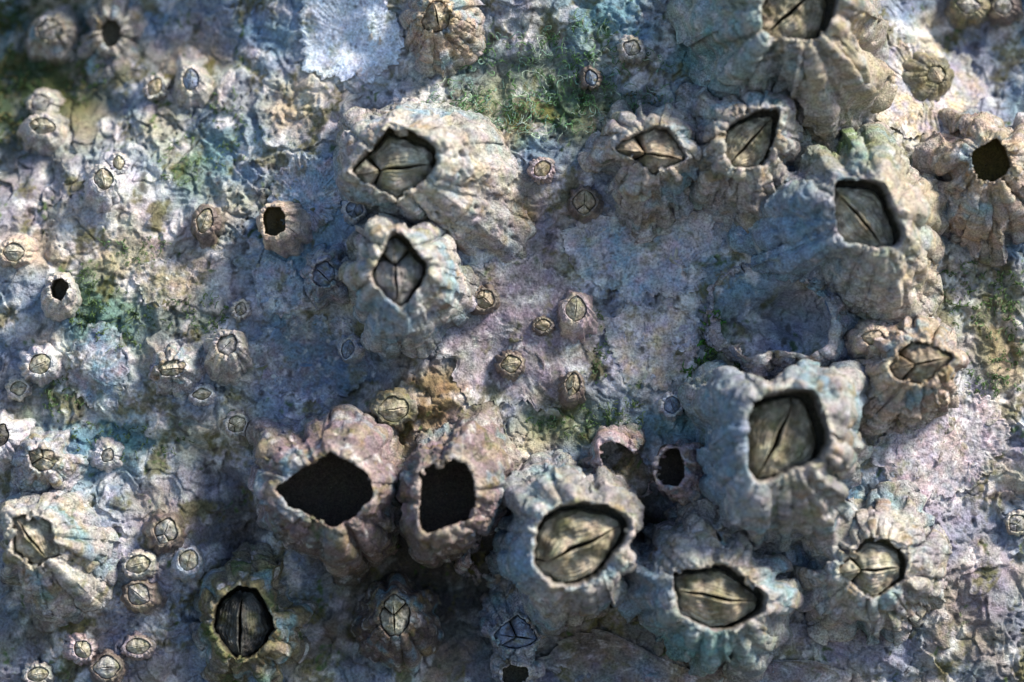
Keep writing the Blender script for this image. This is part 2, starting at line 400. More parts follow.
PAL = {  # main, second, stain, rim, inside
    'grey':  (srgb(176,171,166), srgb(128,127,130), OLIVE, srgb(200,192,182), srgb(80,76,66)),
    'cream': (srgb(192,187,180), srgb(144,142,146), OLIVE*1.3, srgb(214,208,196), srgb(92,84,66)),
    'lilac': (srgb(172,156,158), srgb(132,120,126), OLIVE*1.1, srgb(190,176,182), srgb(60,54,48)),
    'blue':  (srgb(128,142,172), srgb(152,148,158), OLIVE, srgb(196,194,196), srgb(78,76,64)),
    'slate': (srgb(140,152,170), srgb(158,156,160), OLIVE, srgb(170,172,176), srgb(64,66,66)),
    'brown': (srgb(112,102,98), srgb(82,74,72), OLIVE, srgb(150,138,124), srgb(40,34,28)),
    'tan':   (srgb(186,170,156), srgb(150,138,132), OLIVE*1.3, srgb(208,194,170), srgb(90,80,50)),
    'olive': (srgb(118,110,84), srgb(92,92,88), GREEN, srgb(140,134,104), srgb(40,38,26)),
    'white': (srgb(186,184,188), srgb(150,148,158), OLIVE*1.4, srgb(220,216,210), srgb(84,80,70)),
    'cup':   (srgb(128,138,160), srgb(150,146,152), OLIVE, srgb(190,186,184), srgb(98,122,158)),
    'black': (srgb(146,130,134), srgb(106,98,100), OLIVE*1.2, srgb(188,176,166), np.array([0.06, 0.05, 0.04])),
}
VAL = {'pale': (srgb(194,187,170), srgb(130,123,108)), 'olive': (srgb(178,168,146), srgb(112,104,84)), 'grey': (srgb(176,172,168), srgb(118,114,110)),
       'blue': (srgb(132,146,168), srgb(96,104,120)), 'tan': (srgb(180,166,146), srgb(124,110,92)), 'dark': (srgb(84,84,80), srgb(40,40,36))}

def make_valves(r0, P, apw, slit, wop, rise, split, vc, na, nb, seed, slope, cen, big):
    """Valve plates filling the mouth. apw: closed outline (n,2) mm; slit: two points mm; all in rock frame."""
    n = len(apw)
    A = np.array(slit[0], float); B = np.array(slit[1], float)
    ia = int(np.argmin(np.hypot(*(apw - A).T))); ib = int(np.argmin(np.hypot(*(apw - B).T)))
    k1 = (ib - ia) % n
    arc1 = apw[(ia + np.arange(k1 + 1)) % n]
    arc2 = apw[(ia - np.arange(n - k1 + 1)) % n]
    width = np.ptp(apw, 0).mean()
    for side, arc in enumerate((arc1, arc2)):
        segl = np.concatenate([[0], np.cumsum(np.hypot(*np.diff(arc, axis=0).T))]); segl /= segl[-1]
        cuts = [(0.0, 1.0)] if split is None else [(0.0, split), (split, 1.0)]
        for ci, (a0, a1) in enumerate(cuts):
            gap = 0.016; chev = 0.20 if split is not None else 0
            a = np.linspace(0, 1, max(6, int(na * (a1 - a0)) + 2))
            b = np.linspace(0, 1, nb) ** 1.25 * 0.935 + (0.06 if big else 0.035)
            LL, BB = np.meshgrid(a, b, indexing='ij')
            lo = 0 * BB if a0 == 0 else a0 - chev * BB * a0 * 2 + gap; hi = 1 + 0 * BB if a1 == 1 else a1 - chev * BB * a1 * 2 - gap
            AA = lo + (hi - lo) * LL
            ALo = (0 * BB if a0 == 0 else a0 + gap); AHi = (1 + 0 * BB if a1 == 1 else a1 - gap)
            AS = ALo + (AHi - ALo) * LL
            BLo = (0 * BB if a0 == 0 else a0 * (1 - 2 * chev) + gap); BHi = (1 + 0 * BB if a1 == 1 else a1 * (1 - 2 * chev) - gap)
            AB = BLo + (BHi - BLo) * LL
            bx = np.interp(AB, segl, arc[:, 0]); by = np.interp(AB, segl, arc[:, 1])
            wob = 0.02 * width * n2(AA * 4, AA * 0 + seed, 1, seed)
            sx = A[0] + (B[0] - A[0]) * AS; sy = A[1] + (B[1] - A[1]) * AS
            dirn = np.array([-(B - A)[1], (B - A)[0]]) / (np.hypot(*(B - A)) + 1e-9)
            x = sx * (1 - BB) + bx * BB + wob * (1 - BB) * dirn[0]
            y = sy * (1 - BB) + by * BB + wob * (1 - BB) * dirn[1]
            loc = LL
            tent = (1.8 if big else 1.45) * rise * (1 - BB) * (0.3 + 0.7 * np.sin(np.pi * np.clip(AA, 0, 1)) ** 0.5) + 0.04 * width * np.exp(-((BB - 0.10) / 0.05) ** 2) + (0.05 * width * loc * (1 if a0 == 0 and split is not None else 0))
            bulge = 0.04 * width * np.sin(np.pi * np.clip(loc, 0, 1)) ** 0.7 * np.sin(np.pi * BB) ** 0.7
            edge = np.minimum(np.minimum(BB, 1 - BB) * 1.0, np.minimum(loc, 1 - loc) * (1.0 if split is not None else 9))
            droop = -(0.10 if big else 0.045) * width * np.exp(-(edge / (0.05 if big else 0.03)) ** 2)
            p3 = np.stack([x, y, AA * 3], -1)
            lines = (0.014 if big else 0.01) * width * np.sin(2 * np.pi * (BB * 8 + 1.2 * n3(p3, width * 0.4, seed))) * sstep(0.04, 0.2, BB)
            rough = ((0.085 if big else 0.05) * n3(p3, width * 0.3, seed + 1) + (0.045 if big else 0.03) * n3(p3, width * 0.12, seed + 5) - (0.05 if big else 0.0) * np.abs(n3(p3, width * 0.22, seed + 9)) + 0.016 * n3(p3, width * 0.05, seed + 2)) * width
            z = wop + slope[0] * (x - cen[0]) + slope[1] * (y - cen[1]) + tent + bulge + droop + lines + rough
            pts = np.stack([x, y, z], -1)
            t = np.clip(0.5 + 1.1 * n3(pts, width * 0.3, seed + 3) + 0.7 * n3(pts, width * 0.09, seed + 4), 0, 1)
            c = mixc(vc[0], vc[1], t)
            c = mixc(c, vc[0] * 1.35, np.clip(1 - BB / 0.16, 0, 1) * np.clip(0.5 + 1.2 * n3(pts, width * 0.25, seed + 7), 0, 1))
            c = mixc(c, BROWN * 0.8, np.clip(1.8 * n3(pts, width * 0.16, seed + 8) - 0.55, 0, 0.75))
            c = mixc(c, OLIVE, np.clip(n3(pts, width * 0.3, seed + 6) * 1.6 - 0.25, 0, 0.6))
            # skirt to give the plate thickness
            na_, nb_ = x.shape
            big_p = np.zeros((na_ + 2, nb_ + 2, 3)); big_p[1:-1, 1:-1] = pts
            big_p[0, 1:-1] = pts[0]; big_p[-1, 1:-1] = pts[-1]; big_p[1:-1, 0] = pts[:, 0]; big_p[1:-1, -1] = pts[:, -1]
            big_p[0, 0] = pts[0, 0]; big_p[0, -1] = pts[0, -1]; big_p[-1, 0] = pts[-1, 0]; big_p[-1, -1] = pts[-1, -1]
            drop = 0.10 * width
            for sl in ((0, slice(None)), (-1, slice(None)), (slice(None), 0), (slice(None), -1)):
                big_p[sl][..., 2] = big_p[sl][..., 2] - 0
            m = np.zeros((na_ + 2, nb_ + 2), bool); m[0] = m[-1] = True; m[:, 0] = m[:, -1] = True
            big_p[m, 2] -= drop
            cc = np.zeros_like(big_p); cc[1:-1, 1:-1] = c
            cc[0, 1:-1] = c[0]; cc[-1, 1:-1] = c[-1]; cc[:, 0] = cc[:, 1]; cc[:, -1] = cc[:, -2]
            q = grid_quads(na_ + 2, nb_ + 2)
            if side == 1: q = q[:, ::-1]
            mesh_obj('valve', big_p.reshape(-1, 3) - P, q[:, ::-1], cc.reshape(-1, 3), M_VALVE, r0)

def barnacle(name, label, ap, basee, h, pal='grey', tilt=(0, 0), slit=None, split=0.4, depth=2.2, rise=1.2, valve='pale',
             ribs=7, rib_amp=0.5, sutures=None, prof=1.35, lip=0.7, rough=1.0, seed=0, group=None, n=320, nr=60, empty_depth=None,
             lobes=0.15, rim_noise=0.95, stain=0.5, vtilt=(0, 0), patches=(), skirt=0.4, rockblend=1.0, flange=1.3, arc=None, small=False, cat='barnacle', mat=None, suture_depth=0.5, base_pts=None, curl=0.0):
    cx, cy, rx, ry = basee[:4]
    if not small and arc is None: h = h * 1.15
    if small: h = h * 1.0
    if empty_depth: empty_depth = empty_depth * 1.15
    bu, bv, w0 = on_rock(cx, cy); w_r = w0 + h
    P = np.array([bu, bv, float(HS(bu, bv))])
    r0 = root(name, P, label, cat, group)
    apx = np.asarray(ap, float)
    k = np.array(uv(apx[:, 0], apx[:, 1], w_r)).T
    c, t, rr = closed_curve(k, n, smooth=2 if not small else 1)
    rm = rr.mean()
    if arc is not None: ribs = max(ribs, 6)
    tt = np.stack([np.cos(t), np.sin(t)], -1)
    circ = np.stack([np.cos(t) * 2.2, np.sin(t) * 2.2, np.full(n, seed * 3.1)], -1)
    rr = rr * (1 + (0.03 if small else 0.045) * n3(circ * 2.2, 1, seed) + (0.015 if small else 0.02) * n3(circ * 6, 1, seed + 80))
    # base outline
    rot = math.radians(basee[4]) if len(basee) > 4 else 0
    if base_pts is not None:
        bp = np.array(uv(np.array(base_pts)[:, 0], np.array(base_pts)[:, 1], w0 + 0.45 * h)).T
        bc, _, br = closed_curve(bp, n, c=(bu, bv), smooth=3); br = br * 1.08
    else:
        ta = t - rot
        br = 1 / np.sqrt((np.cos(ta) / (rx / S)) ** 2 + (np.sin(ta) / (ry / S)) ** 2); bc = np.array([bu, bv])
    br = br * (1 + lobes * n3(circ, 1, seed + 1) * 1.6 + 0.5 * lobes * n3(circ * 2.5, 1, seed + 2))
    Bp = bc + tt * br[:, None]
    # keep the base outside the mouth
    lipv = lip * (1.0 if small else 0.5) * (1 + (0.25 if small else 0.75) * n3(circ * 1.7, 1, seed + 60)).clip(0.3, 2)
    ro = rr + lipv
    Rout = c + tt * ro[:, None]
    wb = HS(Bp[:, 0], Bp[:, 1]) - (0.5 if small else 1.0)
    wr = w_r + tilt[0] * (Rout[:, 0] - c[0]) + tilt[1] * (Rout[:, 1] - c[1]) + rim_noise * ((0.9 if small else 1.5) * n3(circ * 1.3, 1, seed + 3) + (0.4 if small else 0.2) * n3(circ * 4, 1, seed + 4)) - (0 if small else 1.6) * rim_noise * np.clip(n3(circ * 2.6, 1, seed + 79) - 0.25, 0, 1) * 1.5
    wr = np.maximum(wr, wb + 0.8)
    if arc is not None:          # broken shell: only part of the wall still stands
        da = np.abs((np.degrees(t) - arc[0] + 180) % 360 - 180) + 14 * n3(circ * 1.5, 1, seed + 67)
        am = sstep(arc[1] + 16, arc[1] - 16, da)
        hr = HS(Rout[:, 0], Rout[:, 1]) - 1.0
        wr = hr + (wr - hr) * am
    s = np.linspace(0, 1, nr)
    # outer wall rows
    g = 1 - (1 - s) ** prof
    f = s ** (1.0 + curl)
    rows = []; sval = []
    for si, gi, fi in zip(s, g, f):
        xy = Bp + (Rout - Bp) * fi
        sk_ = 1 - skirt * (0.6 + 0.6 * n3(circ * 0.9, 1, seed + 61)).clip(0, 1) * (1 - float(sstep(0, 0.5, si)))
        Fl = (0.0 if small else flange) * np.clip(1 + 0.9 * n3(circ * 1.2, 1, seed + 81), 0.2, 2)
        gz = wb + (wr - Fl - wb) * gi * sk_ + Fl * max(0.0, (si - 0.78) / 0.22) ** 1.6
        rows.append(np.concatenate([xy, np.maximum(gz, HS(xy[:, 0], xy[:, 1]) - 0.8 + 1.2 * si)[:, None]], 1)); sval.append(si)
    nl = 4 if small else 7
    for q in np.linspace(0, np.pi, nl + 1)[1:]:
        rad = rr + lipv * 0.5 * (1 + np.cos(q)); rows.append(np.concatenate([c + tt * rad[:, None], (wr + lipv * 0.45 * np.sin(q))[:, None]], 1)); sval.append(1 + 0.2 * q / np.pi)
    dep = (depth * 1.3 + 1.2 * (rm / 8 + 0.4)) if slit is not None else (empty_depth if empty_depth else h * 0.8)
    wfloor = max(wr.mean() - dep, float(HS(c[0] + tt[:, 0] * rr * 0.7, c[1] + tt[:, 1] * rr * 0.7).max()) + 0.6, float(HS(*c)) + 0.6)
    ni = 5 if small else 16
    for q in np.linspace(0, 1, ni + 1)[1:]:
        fac = 1 - 0.05 * math.sin(q * math.pi) if slit is not None else 1 + 0.10 * math.sin(q * 2.2)
        if arc is not None:
            slf = wr * (1 - q) + (np.minimum(HS(c[0] + tt[:, 0] * rr, c[1] + tt[:, 1] * rr) - 1.0, wr)) * q
        else: slf = wr * (1 - q) + (wfloor + tilt[0] * tt[:, 0] * rr * 0.6 + tilt[1] * tt[:, 1] * rr * 0.6) * q
        rows.append(np.concatenate([c + tt * (rr * fac)[:, None], slf[:, None]], 1)); sval.append(1.2 + q)
    for q in (0.85, 0.6, 0.3, 0.02):
        last = rows[-1] if q == 0.85 else base_row
        if q == 0.85: base_row = rows[-1].copy()
        xy = c + (base_row[:, :2] - c) * q
        zf = base_row[:, 2] - 0.12 * rm * (1 - q * q) if arc is None else HS(xy[:, 0], xy[:, 1]) - 1.2
        rows.append(np.concatenate([xy, zf[:, None]], 1)); sval.append(2.4)
    G = np.array(rows); sv = np.array(sval)[:, None] * np.ones(n)
    # displacement along the surface normal
    du = np.roll(G, -1, 1) - np.roll(G, 1, 1); dv = np.gradient(G, axis=0)
    N = np.cross(du, dv); N /= np.linalg.norm(N, axis=-1, keepdims=True) + 1e-9
    outer = sv <= 1.0
    wallw = np.clip(sv / 0.12, 0, 1) * np.where(outer, 1, 0)
    sc = (rm + (rx + ry) / 2 / S) / 2            # size in mm
    tw = t[None, :] + (0.05 if small else 0.22) * n3(G, sc * 0.8, seed + 62)
    phi = np.stack([np.cos(tw) * 2.2, np.sin(tw) * 2.2, 0.7 * sv + seed * 3.1], -1) * (ribs / 6.0) * (1.0 if small else 0.52)
    ribf = (1 - 2 * np.abs(n3(phi, 1, seed + 5))) * (1 - (0.7 if small else 0.88) * np.clip(sv, 0, 1) ** 2)
    ribf = ribf + (0.35 if small else 0.15) * n3(np.concatenate([np.tile(circ * 3, (len(G), 1, 1))[..., :2], sv[..., None] * 1.5], -1), 1, seed + 6)
    d = ribf * rib_amp * (1.0 if small else 1.9) * wallw
    q = G + 0.6 * n3(G, 2.0, seed + 7)[..., None]
    lump = sc * (0.11 * n3(q, sc * 0.6, seed + 8) - 0.05 * (np.abs(n3(q, sc * 0.45, seed + 63)) * 2 - 0.5) * (sv < 0.9))
    amp = np.where(outer, 1.0, np.where(sv <= 1.2, 0.6, 0.55)) * rough
    amp = amp * np.clip(sv / 0.05, 0.3, 1)
    if small:
        d = d + amp * (0.8 * lump + 0.09 * n3(G, 0.9, seed + 9) + 0.06 * n3(G, 0.4, seed + 10))
        grow = 0.03 * np.sin(sv * 34 + 3 * n3(G, 2, seed + 11))
        d = d + grow * wallw
    else:
        d = d + amp * (lump + 0.22 * n3(q, 3.2, seed + 9) - 0.07 * np.abs(n3(q, 1.5, seed + 10)) + 0.10 * n3(G, 0.75, seed + 11) * np.clip(0.5 + n3(G, 5, seed + 66), 0.1, 1.2) + 0.08 * n3(G, 0.38, seed + 12))
        grow = 0.16 * np.sin(sv * 42 + 5 * n3(G, 4, seed + 13)) * np.clip(0.3 + n3(G, 5, seed + 14), 0, 1)
        d = d + grow * wallw
        pit = n3(G, 1.1, seed + 15)
        d = d - 1.0 * np.clip((pit - 0.46) * 4, 0, 1) * amp
    if not small:
        # worn lamellae: overlapping chipped sheets, and folds with sharp creases
        Lm = 2.2 * sv + 1.5 * n3(q, sc * 0.7, seed + 74) + 0.5 * n3(q, sc * 0.28, seed + 75) + 0.10 * n3(G, 0.8, seed + 76)
        d = d + 0.075 * sc * flake(Lm * 1.4 + 9, 0.10) * wallw * np.clip(0.6 + 1.2 * n3(G, sc, seed + 77), 0.1, 1.3)
        fold = np.abs(n3(phi * 0.8 + np.array([3.0, 1.0, 0]), 1, seed + 78))
        d = d + 1.3 * rib_amp * (np.minimum(fold * 2.8, 1) - 0.6) * wallw * np.clip(1.2 - sv * 1.0, 0, 1)
    cuts = []
    if sutures:
        for sa in sutures:
            wob = math.radians(sa) + 0.10 * n3(np.stack([sv[:, 0] * 2.2, sv[:, 0] * 0 + sa, sv[:, 0] * 0], -1), 1, seed + 16)
            dt = np.abs((t[None, :] - wob[:, None] + np.pi) % (2 * np.pi) - np.pi) * np.hypot(G[..., 0] - c[0], G[..., 1] - c[1])
            d = d - suture_depth * np.exp(-(dt / 0.32) ** 2) * np.clip(sv / 0.1, 0, 1) * (sv <= 1.15) + 0.3 * suture_depth * np.exp(-((dt - 0.9) / 0.6) ** 2) * wallw
            cuts.append(int(round(((math.radians(sa) + np.pi) % (2 * np.pi)) / (2 * np.pi) * n)) % n)
    G2 = G + N * d[..., None]
    # the mouth rim keeps its outline; undisplaced floor
    keep = (sv > 2.3)[..., None]; G2 = np.where(keep, G, G2)
    # colour
    cm, c2, cs, crim, cin = PAL[pal]
    t1 = np.clip(0.45 + 0.8 * n3(G, sc * 0.6, seed + 20) + 0.45 * n3(G, 1.2, seed + 21), 0, 1)
    C = mixc(cm, c2, t1)
    C = mixc(C, crim, np.clip((sv - 0.80) / 0.2, 0, 1) * (sv <= 1.25) * (0.5 if small else 1.0) * (0.55 + 0.5 * n3(G, 1.5, seed + 22)).clip(0, 1))
    C = mixc(C, BEIGE, np.clip(1.2 * n3(G, 3.0, seed + 23) - 0.25, 0, 0.55) * (sv <= 1.25))
    C = mixc(C, cs, np.clip(stain * (1.6 * n3(G, 2.6, seed + 24) + 0.7 * n3(G, 0.8, seed + 25)) - 0.12, 0, 0.75) * (sv <= 1.25))
    if not small:
        C = mixc(C, (TEAL + BLUEGREY) * 0.75, np.clip(1.3 * n3(G, sc * 0.7, seed + 70) + 0.5 * n3(G, 1.6, seed + 71) - 0.2, 0, 0.65) * (sv <= 1.25))
        C = mixc(C, GOLD * 1.3, np.clip(1.6 * n3(G, 2.8, seed + 72) + 0.5 * n3(G, 0.7, seed + 73) - 0.5, 0, 0.7) * (sv <= 1.25))
    RCs = rock_colour(G[..., 0], G[..., 1])
    blend = np.clip(0.85 * (1 - sv / 0.45) + 0.5 * n3(G, 2.2, seed + 64), 0, 0.85) * (sv <= 1.0)
    C = mixc(C, RCs, blend * (0.6 if small else 1.0) * rockblend)
    for px_, py_, prx, pry, pc, ps in patches:  # local tints; some paint blue sky cast on flanks and shade on undersides
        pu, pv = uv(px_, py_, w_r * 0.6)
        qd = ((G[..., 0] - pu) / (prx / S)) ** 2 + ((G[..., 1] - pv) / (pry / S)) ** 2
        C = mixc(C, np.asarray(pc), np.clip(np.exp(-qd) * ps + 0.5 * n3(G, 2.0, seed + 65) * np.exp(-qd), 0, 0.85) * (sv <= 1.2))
    if not small:
        C = mixc(C, WHITE, np.clip(1.3 * n3(G, 1.6, seed + 26) + 0.6 * n3(G, 0.6, seed + 27) - 0.45, 0, 0.6) * (sv <= 1.25))
        C = mixc(C, DARK, np.clip(1.5 * n3(G, 1.0, seed + 28) + 0.6 * n3(G, 0.5, seed + 29) - 0.72, 0, 0.7) * (sv <= 1.25))
        C = mixc(C, GREEN, np.clip(stain * 2.0 * (n3(G, 3.4, seed + 30) + 0.5 * n3(G, 0.7, seed + 31) - 0.5), 0, 0.75) * (sv <= 1.25))
    C = mixc(C, cin * np.ones(3), np.clip((sv - 1.22) / 0.5, 0, 1))
    mt = mat or (M_SMALL if small else M_SHELL)
    nrow = len(G2)
    if len(cuts) >= 2 and not small:
        cuts = sorted(set(cuts))
        # outer wall and lip are split into plates, the lining is one piece
        top = int(np.sum(sv[:, 0] <= 1.2))
        for i in range(len(cuts)):
            a = cuts[i]; b = cuts[(i + 1) % len(cuts)]
            cols_ = (a + np.arange(((b - a) % n) + 1)) % n
            sub = G2[:top + 2, cols_]; 
            mesh_obj('wall_plate', sub.reshape(-1, 3) - P, grid_quads(top + 2, len(cols_)), C[:top + 2, cols_].reshape(-1, 3), mt, r0)
        sub = G2[top + 1:]
        mesh_obj('lining', sub.reshape(-1, 3) - P, grid_quads(len(sub), n, True), C[top + 1:].reshape(-1, 3), mt, r0)
    else:
        mesh_obj('shell', G2.reshape(-1, 3) - P, grid_quads(nrow, n, True), C.reshape(-1, 3), mt, r0)
    if slit is not None:
        vt = (tilt[0] + vtilt[0], tilt[1] + vtilt[1])
        sl = np.array(uv(np.array(slit, float)[:, 0], np.array(slit, float)[:, 1], w_r)).T
        gapf = 0.91 if (not small and rm > 4) else (0.955 if not small else 0.975)
        sh = np.array([-0.05, -0.06]) * rm * 1.6 if (not small and rm > 4) else np.zeros(2)
        apw = c + sh + tt * (rr * gapf)[:, None]
        sl = c + sh + (sl - c) * gapf
        make_valves(r0, P, apw, sl, wr.mean() - depth * 1.1, rise, split, VAL[valve], 24 if small else 60, 12 if small else 30, seed + 40, vt, c, not small)
    return r0

def ell(px, py, rx, ry, ang, n=20, egg=0.0):
    t = np.linspace(0, 2 * np.pi, n, endpoint=False); a = math.radians(ang)
    x = rx * np.cos(t) * (1 + egg * np.sin(t)); y = ry * np.sin(t)
    return np.stack([px + x * math.cos(a) - y * math.sin(a), py - x * math.sin(a) - y * math.cos(a)], -1)

# ---- large barnacles: mouth outlines in picture coordinates, base ellipse, rim height mm
barnacle('barnacle', 'large pale barnacle with wide slanting mouth, closed by ridged olive valves, beside an algae mat',
    [(349,170),(356,160),(375,143),(388,126),(408,130),(429,140),(439,145),(440,165),(429,180),(408,192),(397,199),(385,192),(365,182)],
    (434,178,92,82), 11.0, 'cream', tilt=(0.18,0.1), slit=((350,172),(438,160)), split=0.36, depth=2.8, rise=1.7, valve='pale', ribs=6, rib_amp=0.7,
    sutures=[-25,-75,60,150,215], seed=1, base_pts=[(338,150),(350,118),(385,102),(440,105),(490,125),(522,155),(528,190),(512,250),(480,268),(455,235),(420,215),(370,212),(345,195)], vtilt=(-0.12,-0.08), lip=0.8, lobes=0.12, stain=0.45)
barnacle('barnacle', 'pale barnacle with upright diamond mouth and vertical slit, below the wide slanting mouth',
    [(370,276),(375,264),(383,247),(388,235),(397,230),(407,240),(419,254),(429,262),(427,274),(419,287),(409,302),(400,309),(388,299),(377,287)],
    (404,286,56,66), 13.5, 'cream', tilt=(0.05,0.1), slit=((395,236),(400,305)), split=0.38, depth=3.0, rise=1.9, valve='grey', ribs=9, rib_amp=1.0,
    sutures=[-80,-20,50,130,200], seed=2, base_pts=[(355,240),(375,222),(420,222),(455,245),(465,290),(450,330),(420,350),(385,345),(355,320),(347,280)], vtilt=(-0.05,-0.08), patches=[(390,320,40,30,BLUEGREY*1.2,0.6)], lip=1.0, stain=0.5, prof=1.6)
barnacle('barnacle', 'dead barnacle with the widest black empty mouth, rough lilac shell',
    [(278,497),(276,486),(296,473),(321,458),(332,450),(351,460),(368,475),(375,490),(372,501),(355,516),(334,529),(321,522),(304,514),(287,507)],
    (328,494,80,78), 12.0, 'black', tilt=(0.0,0.05), ribs=8, rib_amp=0.9, sutures=[20,95,160,225,300], seed=3, patches=[(335,560,80,32,BROWN*1.2,0.7)], base_pts=[(250,470),(262,435),(300,420),(345,412),(390,425),(405,460),(400,510),(385,550),(340,575),(300,560),(270,520),(248,500)], lip=0.7, empty_depth=9.0, prof=1.7, stain=0.6)  # brown patch paints the shade under the shell, with some brown of its own
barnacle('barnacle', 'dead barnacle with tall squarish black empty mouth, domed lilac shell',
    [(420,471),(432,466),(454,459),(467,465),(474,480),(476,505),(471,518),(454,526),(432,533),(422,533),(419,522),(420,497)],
    (464,490,64,80), 12.0, 'black', tilt=(-0.08,-0.05), ribs=6, rib_amp=0.6, sutures=[-60,10,100,190,250], seed=4, patches=[(440,560,60,28,BROWN*1.2,0.7)], base_pts=[(402,500),(415,450),(440,420),(480,408),(518,428),(526,460),(510,500),(490,530),(460,560),(425,560),(405,535)], lip=1.0, empty_depth=9.0, prof=2.0, stain=0.5)  # brownish patch darkens the lower wall with painted shade
barnacle('barnacle', 'round-mouthed grey barnacle with wavy rim and diagonal slit, beside the squarish black mouth',
    [(534,547),(538,527),(547,512),(561,504),(582,502),(600,505),(617,509),(629,518),(629,530),(622,545),(612,560),(602,572),(590,581),(572,586),(553,585),(541,575),(534,562)],
    (570,540,70,84), 14.0, 'grey', tilt=(0.02,-0.05), slit=((546,560),(627,521)), split=None, depth=3.4, rise=1.9, valve='olive', ribs=9, rib_amp=0.9,
    sutures=[-110,-50,30,110,170], seed=5, base_pts=[(505,540),(508,500),(525,465),(560,450),(600,470),(635,505),(642,540),(620,580),(590,618),(545,625),(515,590),(500,565)], vtilt=(0,-0.05), patches=[(515,560,28,50,BLUEGREY*1.2,0.8)], lip=1.6, rim_noise=0.9, stain=0.5, prof=1.9)
barnacle('barnacle', 'broad grey barnacle with ragged bluish lower rim and almond-shaped mouth',
    [(674,577),(676,572),(695,568),(726,564),(745,577),(768,597),(764,612),(749,620),(730,629),(710,630),(695,623),(680,616),(675,604)],
    (710,594,86,76), 13.0, 'grey', tilt=(0.04,-0.08), slit=((676,586),(766,600)), split=None, depth=3.6, rise=2.0, valve='olive', ribs=11, rib_amp=1.3,
    sutures=[-130,-70,0,70,150], seed=6, base_pts=[(622,590),(640,550),(665,525),(700,515),(745,535),(785,570),(795,610),(775,650),(735,668),(690,655),(650,625)], vtilt=(-0.05,0), patches=[(690,640,60,25,TEAL*1.2,0.8),(650,580,30,40,BLUEGREY,0.6)], lip=1.5, rim_noise=1.0, lobes=0.15, stain=0.55, prof=1.7)
barnacle('barnacle', 'tallest barnacle with large rounded square mouth and deep mottled olive valves',
    [(746,414),(751,402),(765,394),(785,391),(805,390),(817,396),(822,411),(829,431),(829,448),(824,461),(812,465),(798,469),(781,475),(768,483),(756,483),(749,471),(747,448),(746,431)],
    (786,462,82,98), 15.5, 'grey', tilt=(0.0,0.08), slit=((760,478),(800,398)), split=None, depth=5.2, rise=2.0, valve='olive', ribs=9, rib_amp=1.3,
    sutures=[-120,-72,-30,40,120,190], seed=7, base_pts=[(708,408),(740,384),(800,376),(850,392),(866,420),(862,470),(850,520),(815,558),(770,548),(735,520),(712,490),(715,440)], vtilt=(-0.10,-0.15), patches=[(725,450,30,70,BLUEGREY*1.1,0.9)], lip=1.9, rim_noise=0.9, stain=0.6, prof=1.9)  # blue patch paints sky light on the left side
barnacle('barnacle', 'small empty tube-shaped barnacle leaning out from the side of the tallest barnacle',
    [(656,465),(663,449),(677,447),(684,462),(685,477),(678,486),(664,486),(656,477)],
    (694,476,30,32), 10.0, 'lilac', tilt=(-0.3,0), ribs=8, rib_amp=0.5, seed=8, lip=0.5, empty_depth=4, n=120, nr=40, stain=0.4)
barnacle('barnacle', 'cream barnacle with pointed mouth and horizontal slit, surrounded by knobbly ribs, low on the rock',
    [(836,568),(850,555),(865,538),(877,537),(892,542),(904,546),(907,560),(906,578),(895,587),(884,596),(872,599),(858,592),(846,581)],
    (878,568,80,72), 10.5, 'cream', tilt=(0.05,0.0), slit=((837,569),(907,564)), split=0.36, depth=2.0, rise=1.5, valve='pale', ribs=16, rib_amp=1.1, rockblend=0.4,
    sutures=[-150,-105,-55,30,90,150], seed=9, base_pts=[(800,580),(830,545),(850,510),(880,495),(930,510),(955,550),(945,590),(920,625),(870,640),(820,630),(798,605)], vtilt=(-0.1,-0.05), lip=0.5, stain=0.5, prof=1.4, suture_depth=0.8)
barnacle('barnacle', 'pinkish cream barnacle with wide pointed mouth and fluted base under the small striped one',
    [(887,368),(896,355),(913,340),(929,343),(953,353),(956,358),(950,363),(933,378),(923,385),(906,382),(892,378)],
    (905,378,54,60), 10.0, 'tan', tilt=(0.1,-0.1), slit=((889,369),(954,357)), split=0.4, depth=1.4, rise=1.3, valve='tan', ribs=12, rib_amp=0.9,
    sutures=[-130,-80,-35,60,160], seed=10, base_pts=[(856,400),(870,350),(890,330),(925,320),(955,340),(962,375),(945,415),(915,432),(875,432)], lip=0.4, stain=0.35, prof=1.5, suture_depth=0.7)
barnacle('barnacle', 'small pinkish barnacle perched on the shoulder of the fluted one, striped valves',
    [(860,336),(869,330),(879,330),(888,340),(879,346),(867,345)],
    (872,341,28,24), 5.5, 'tan', slit=((861,337),(887,340)), split=None, depth=0.4, rise=0.5, valve='tan', ribs=5, rib_amp=0.25, seed=11, lip=0.35,
    n=110, nr=34, stain=0.3, small=True, prof=1.6)
barnacle('barnacle', 'big weathered barnacle with smooth bluish flank and deep shadowed corner in its mouth',
    [(834,180),(848,179),(865,180),(882,182),(890,195),(897,212),(904,230),(906,240),(900,247),(889,250),(876,250),(859,245),(842,243),(837,230),(835,205)],
    (840,228,103,98), 11.5, 'grey', tilt=(0.12,0.12), slit=((836,184),(892,246)), split=None, depth=3.8, rise=1.3, valve='pale', ribs=9, rib_amp=1.1,
    sutures=[-100,-58,20,80,150,205], seed=12, base_pts=[(735,240),(760,200),(790,165),(830,138),(890,145),(925,175),(938,230),(940,290),(915,322),(872,322),(838,298),(800,272),(765,262),(738,254)], vtilt=(-0.30,-0.1), patches=[(785,240,60,60,BLUEGREY*1.15,1.0),(850,145,50,20,GREEN*2,0.6),(915,230,40,90,BEIGE,0.6)], lip=0.7, stain=0.5, prof=1.5)  # bluish flank patch is sky cast put into the colour; green is growth
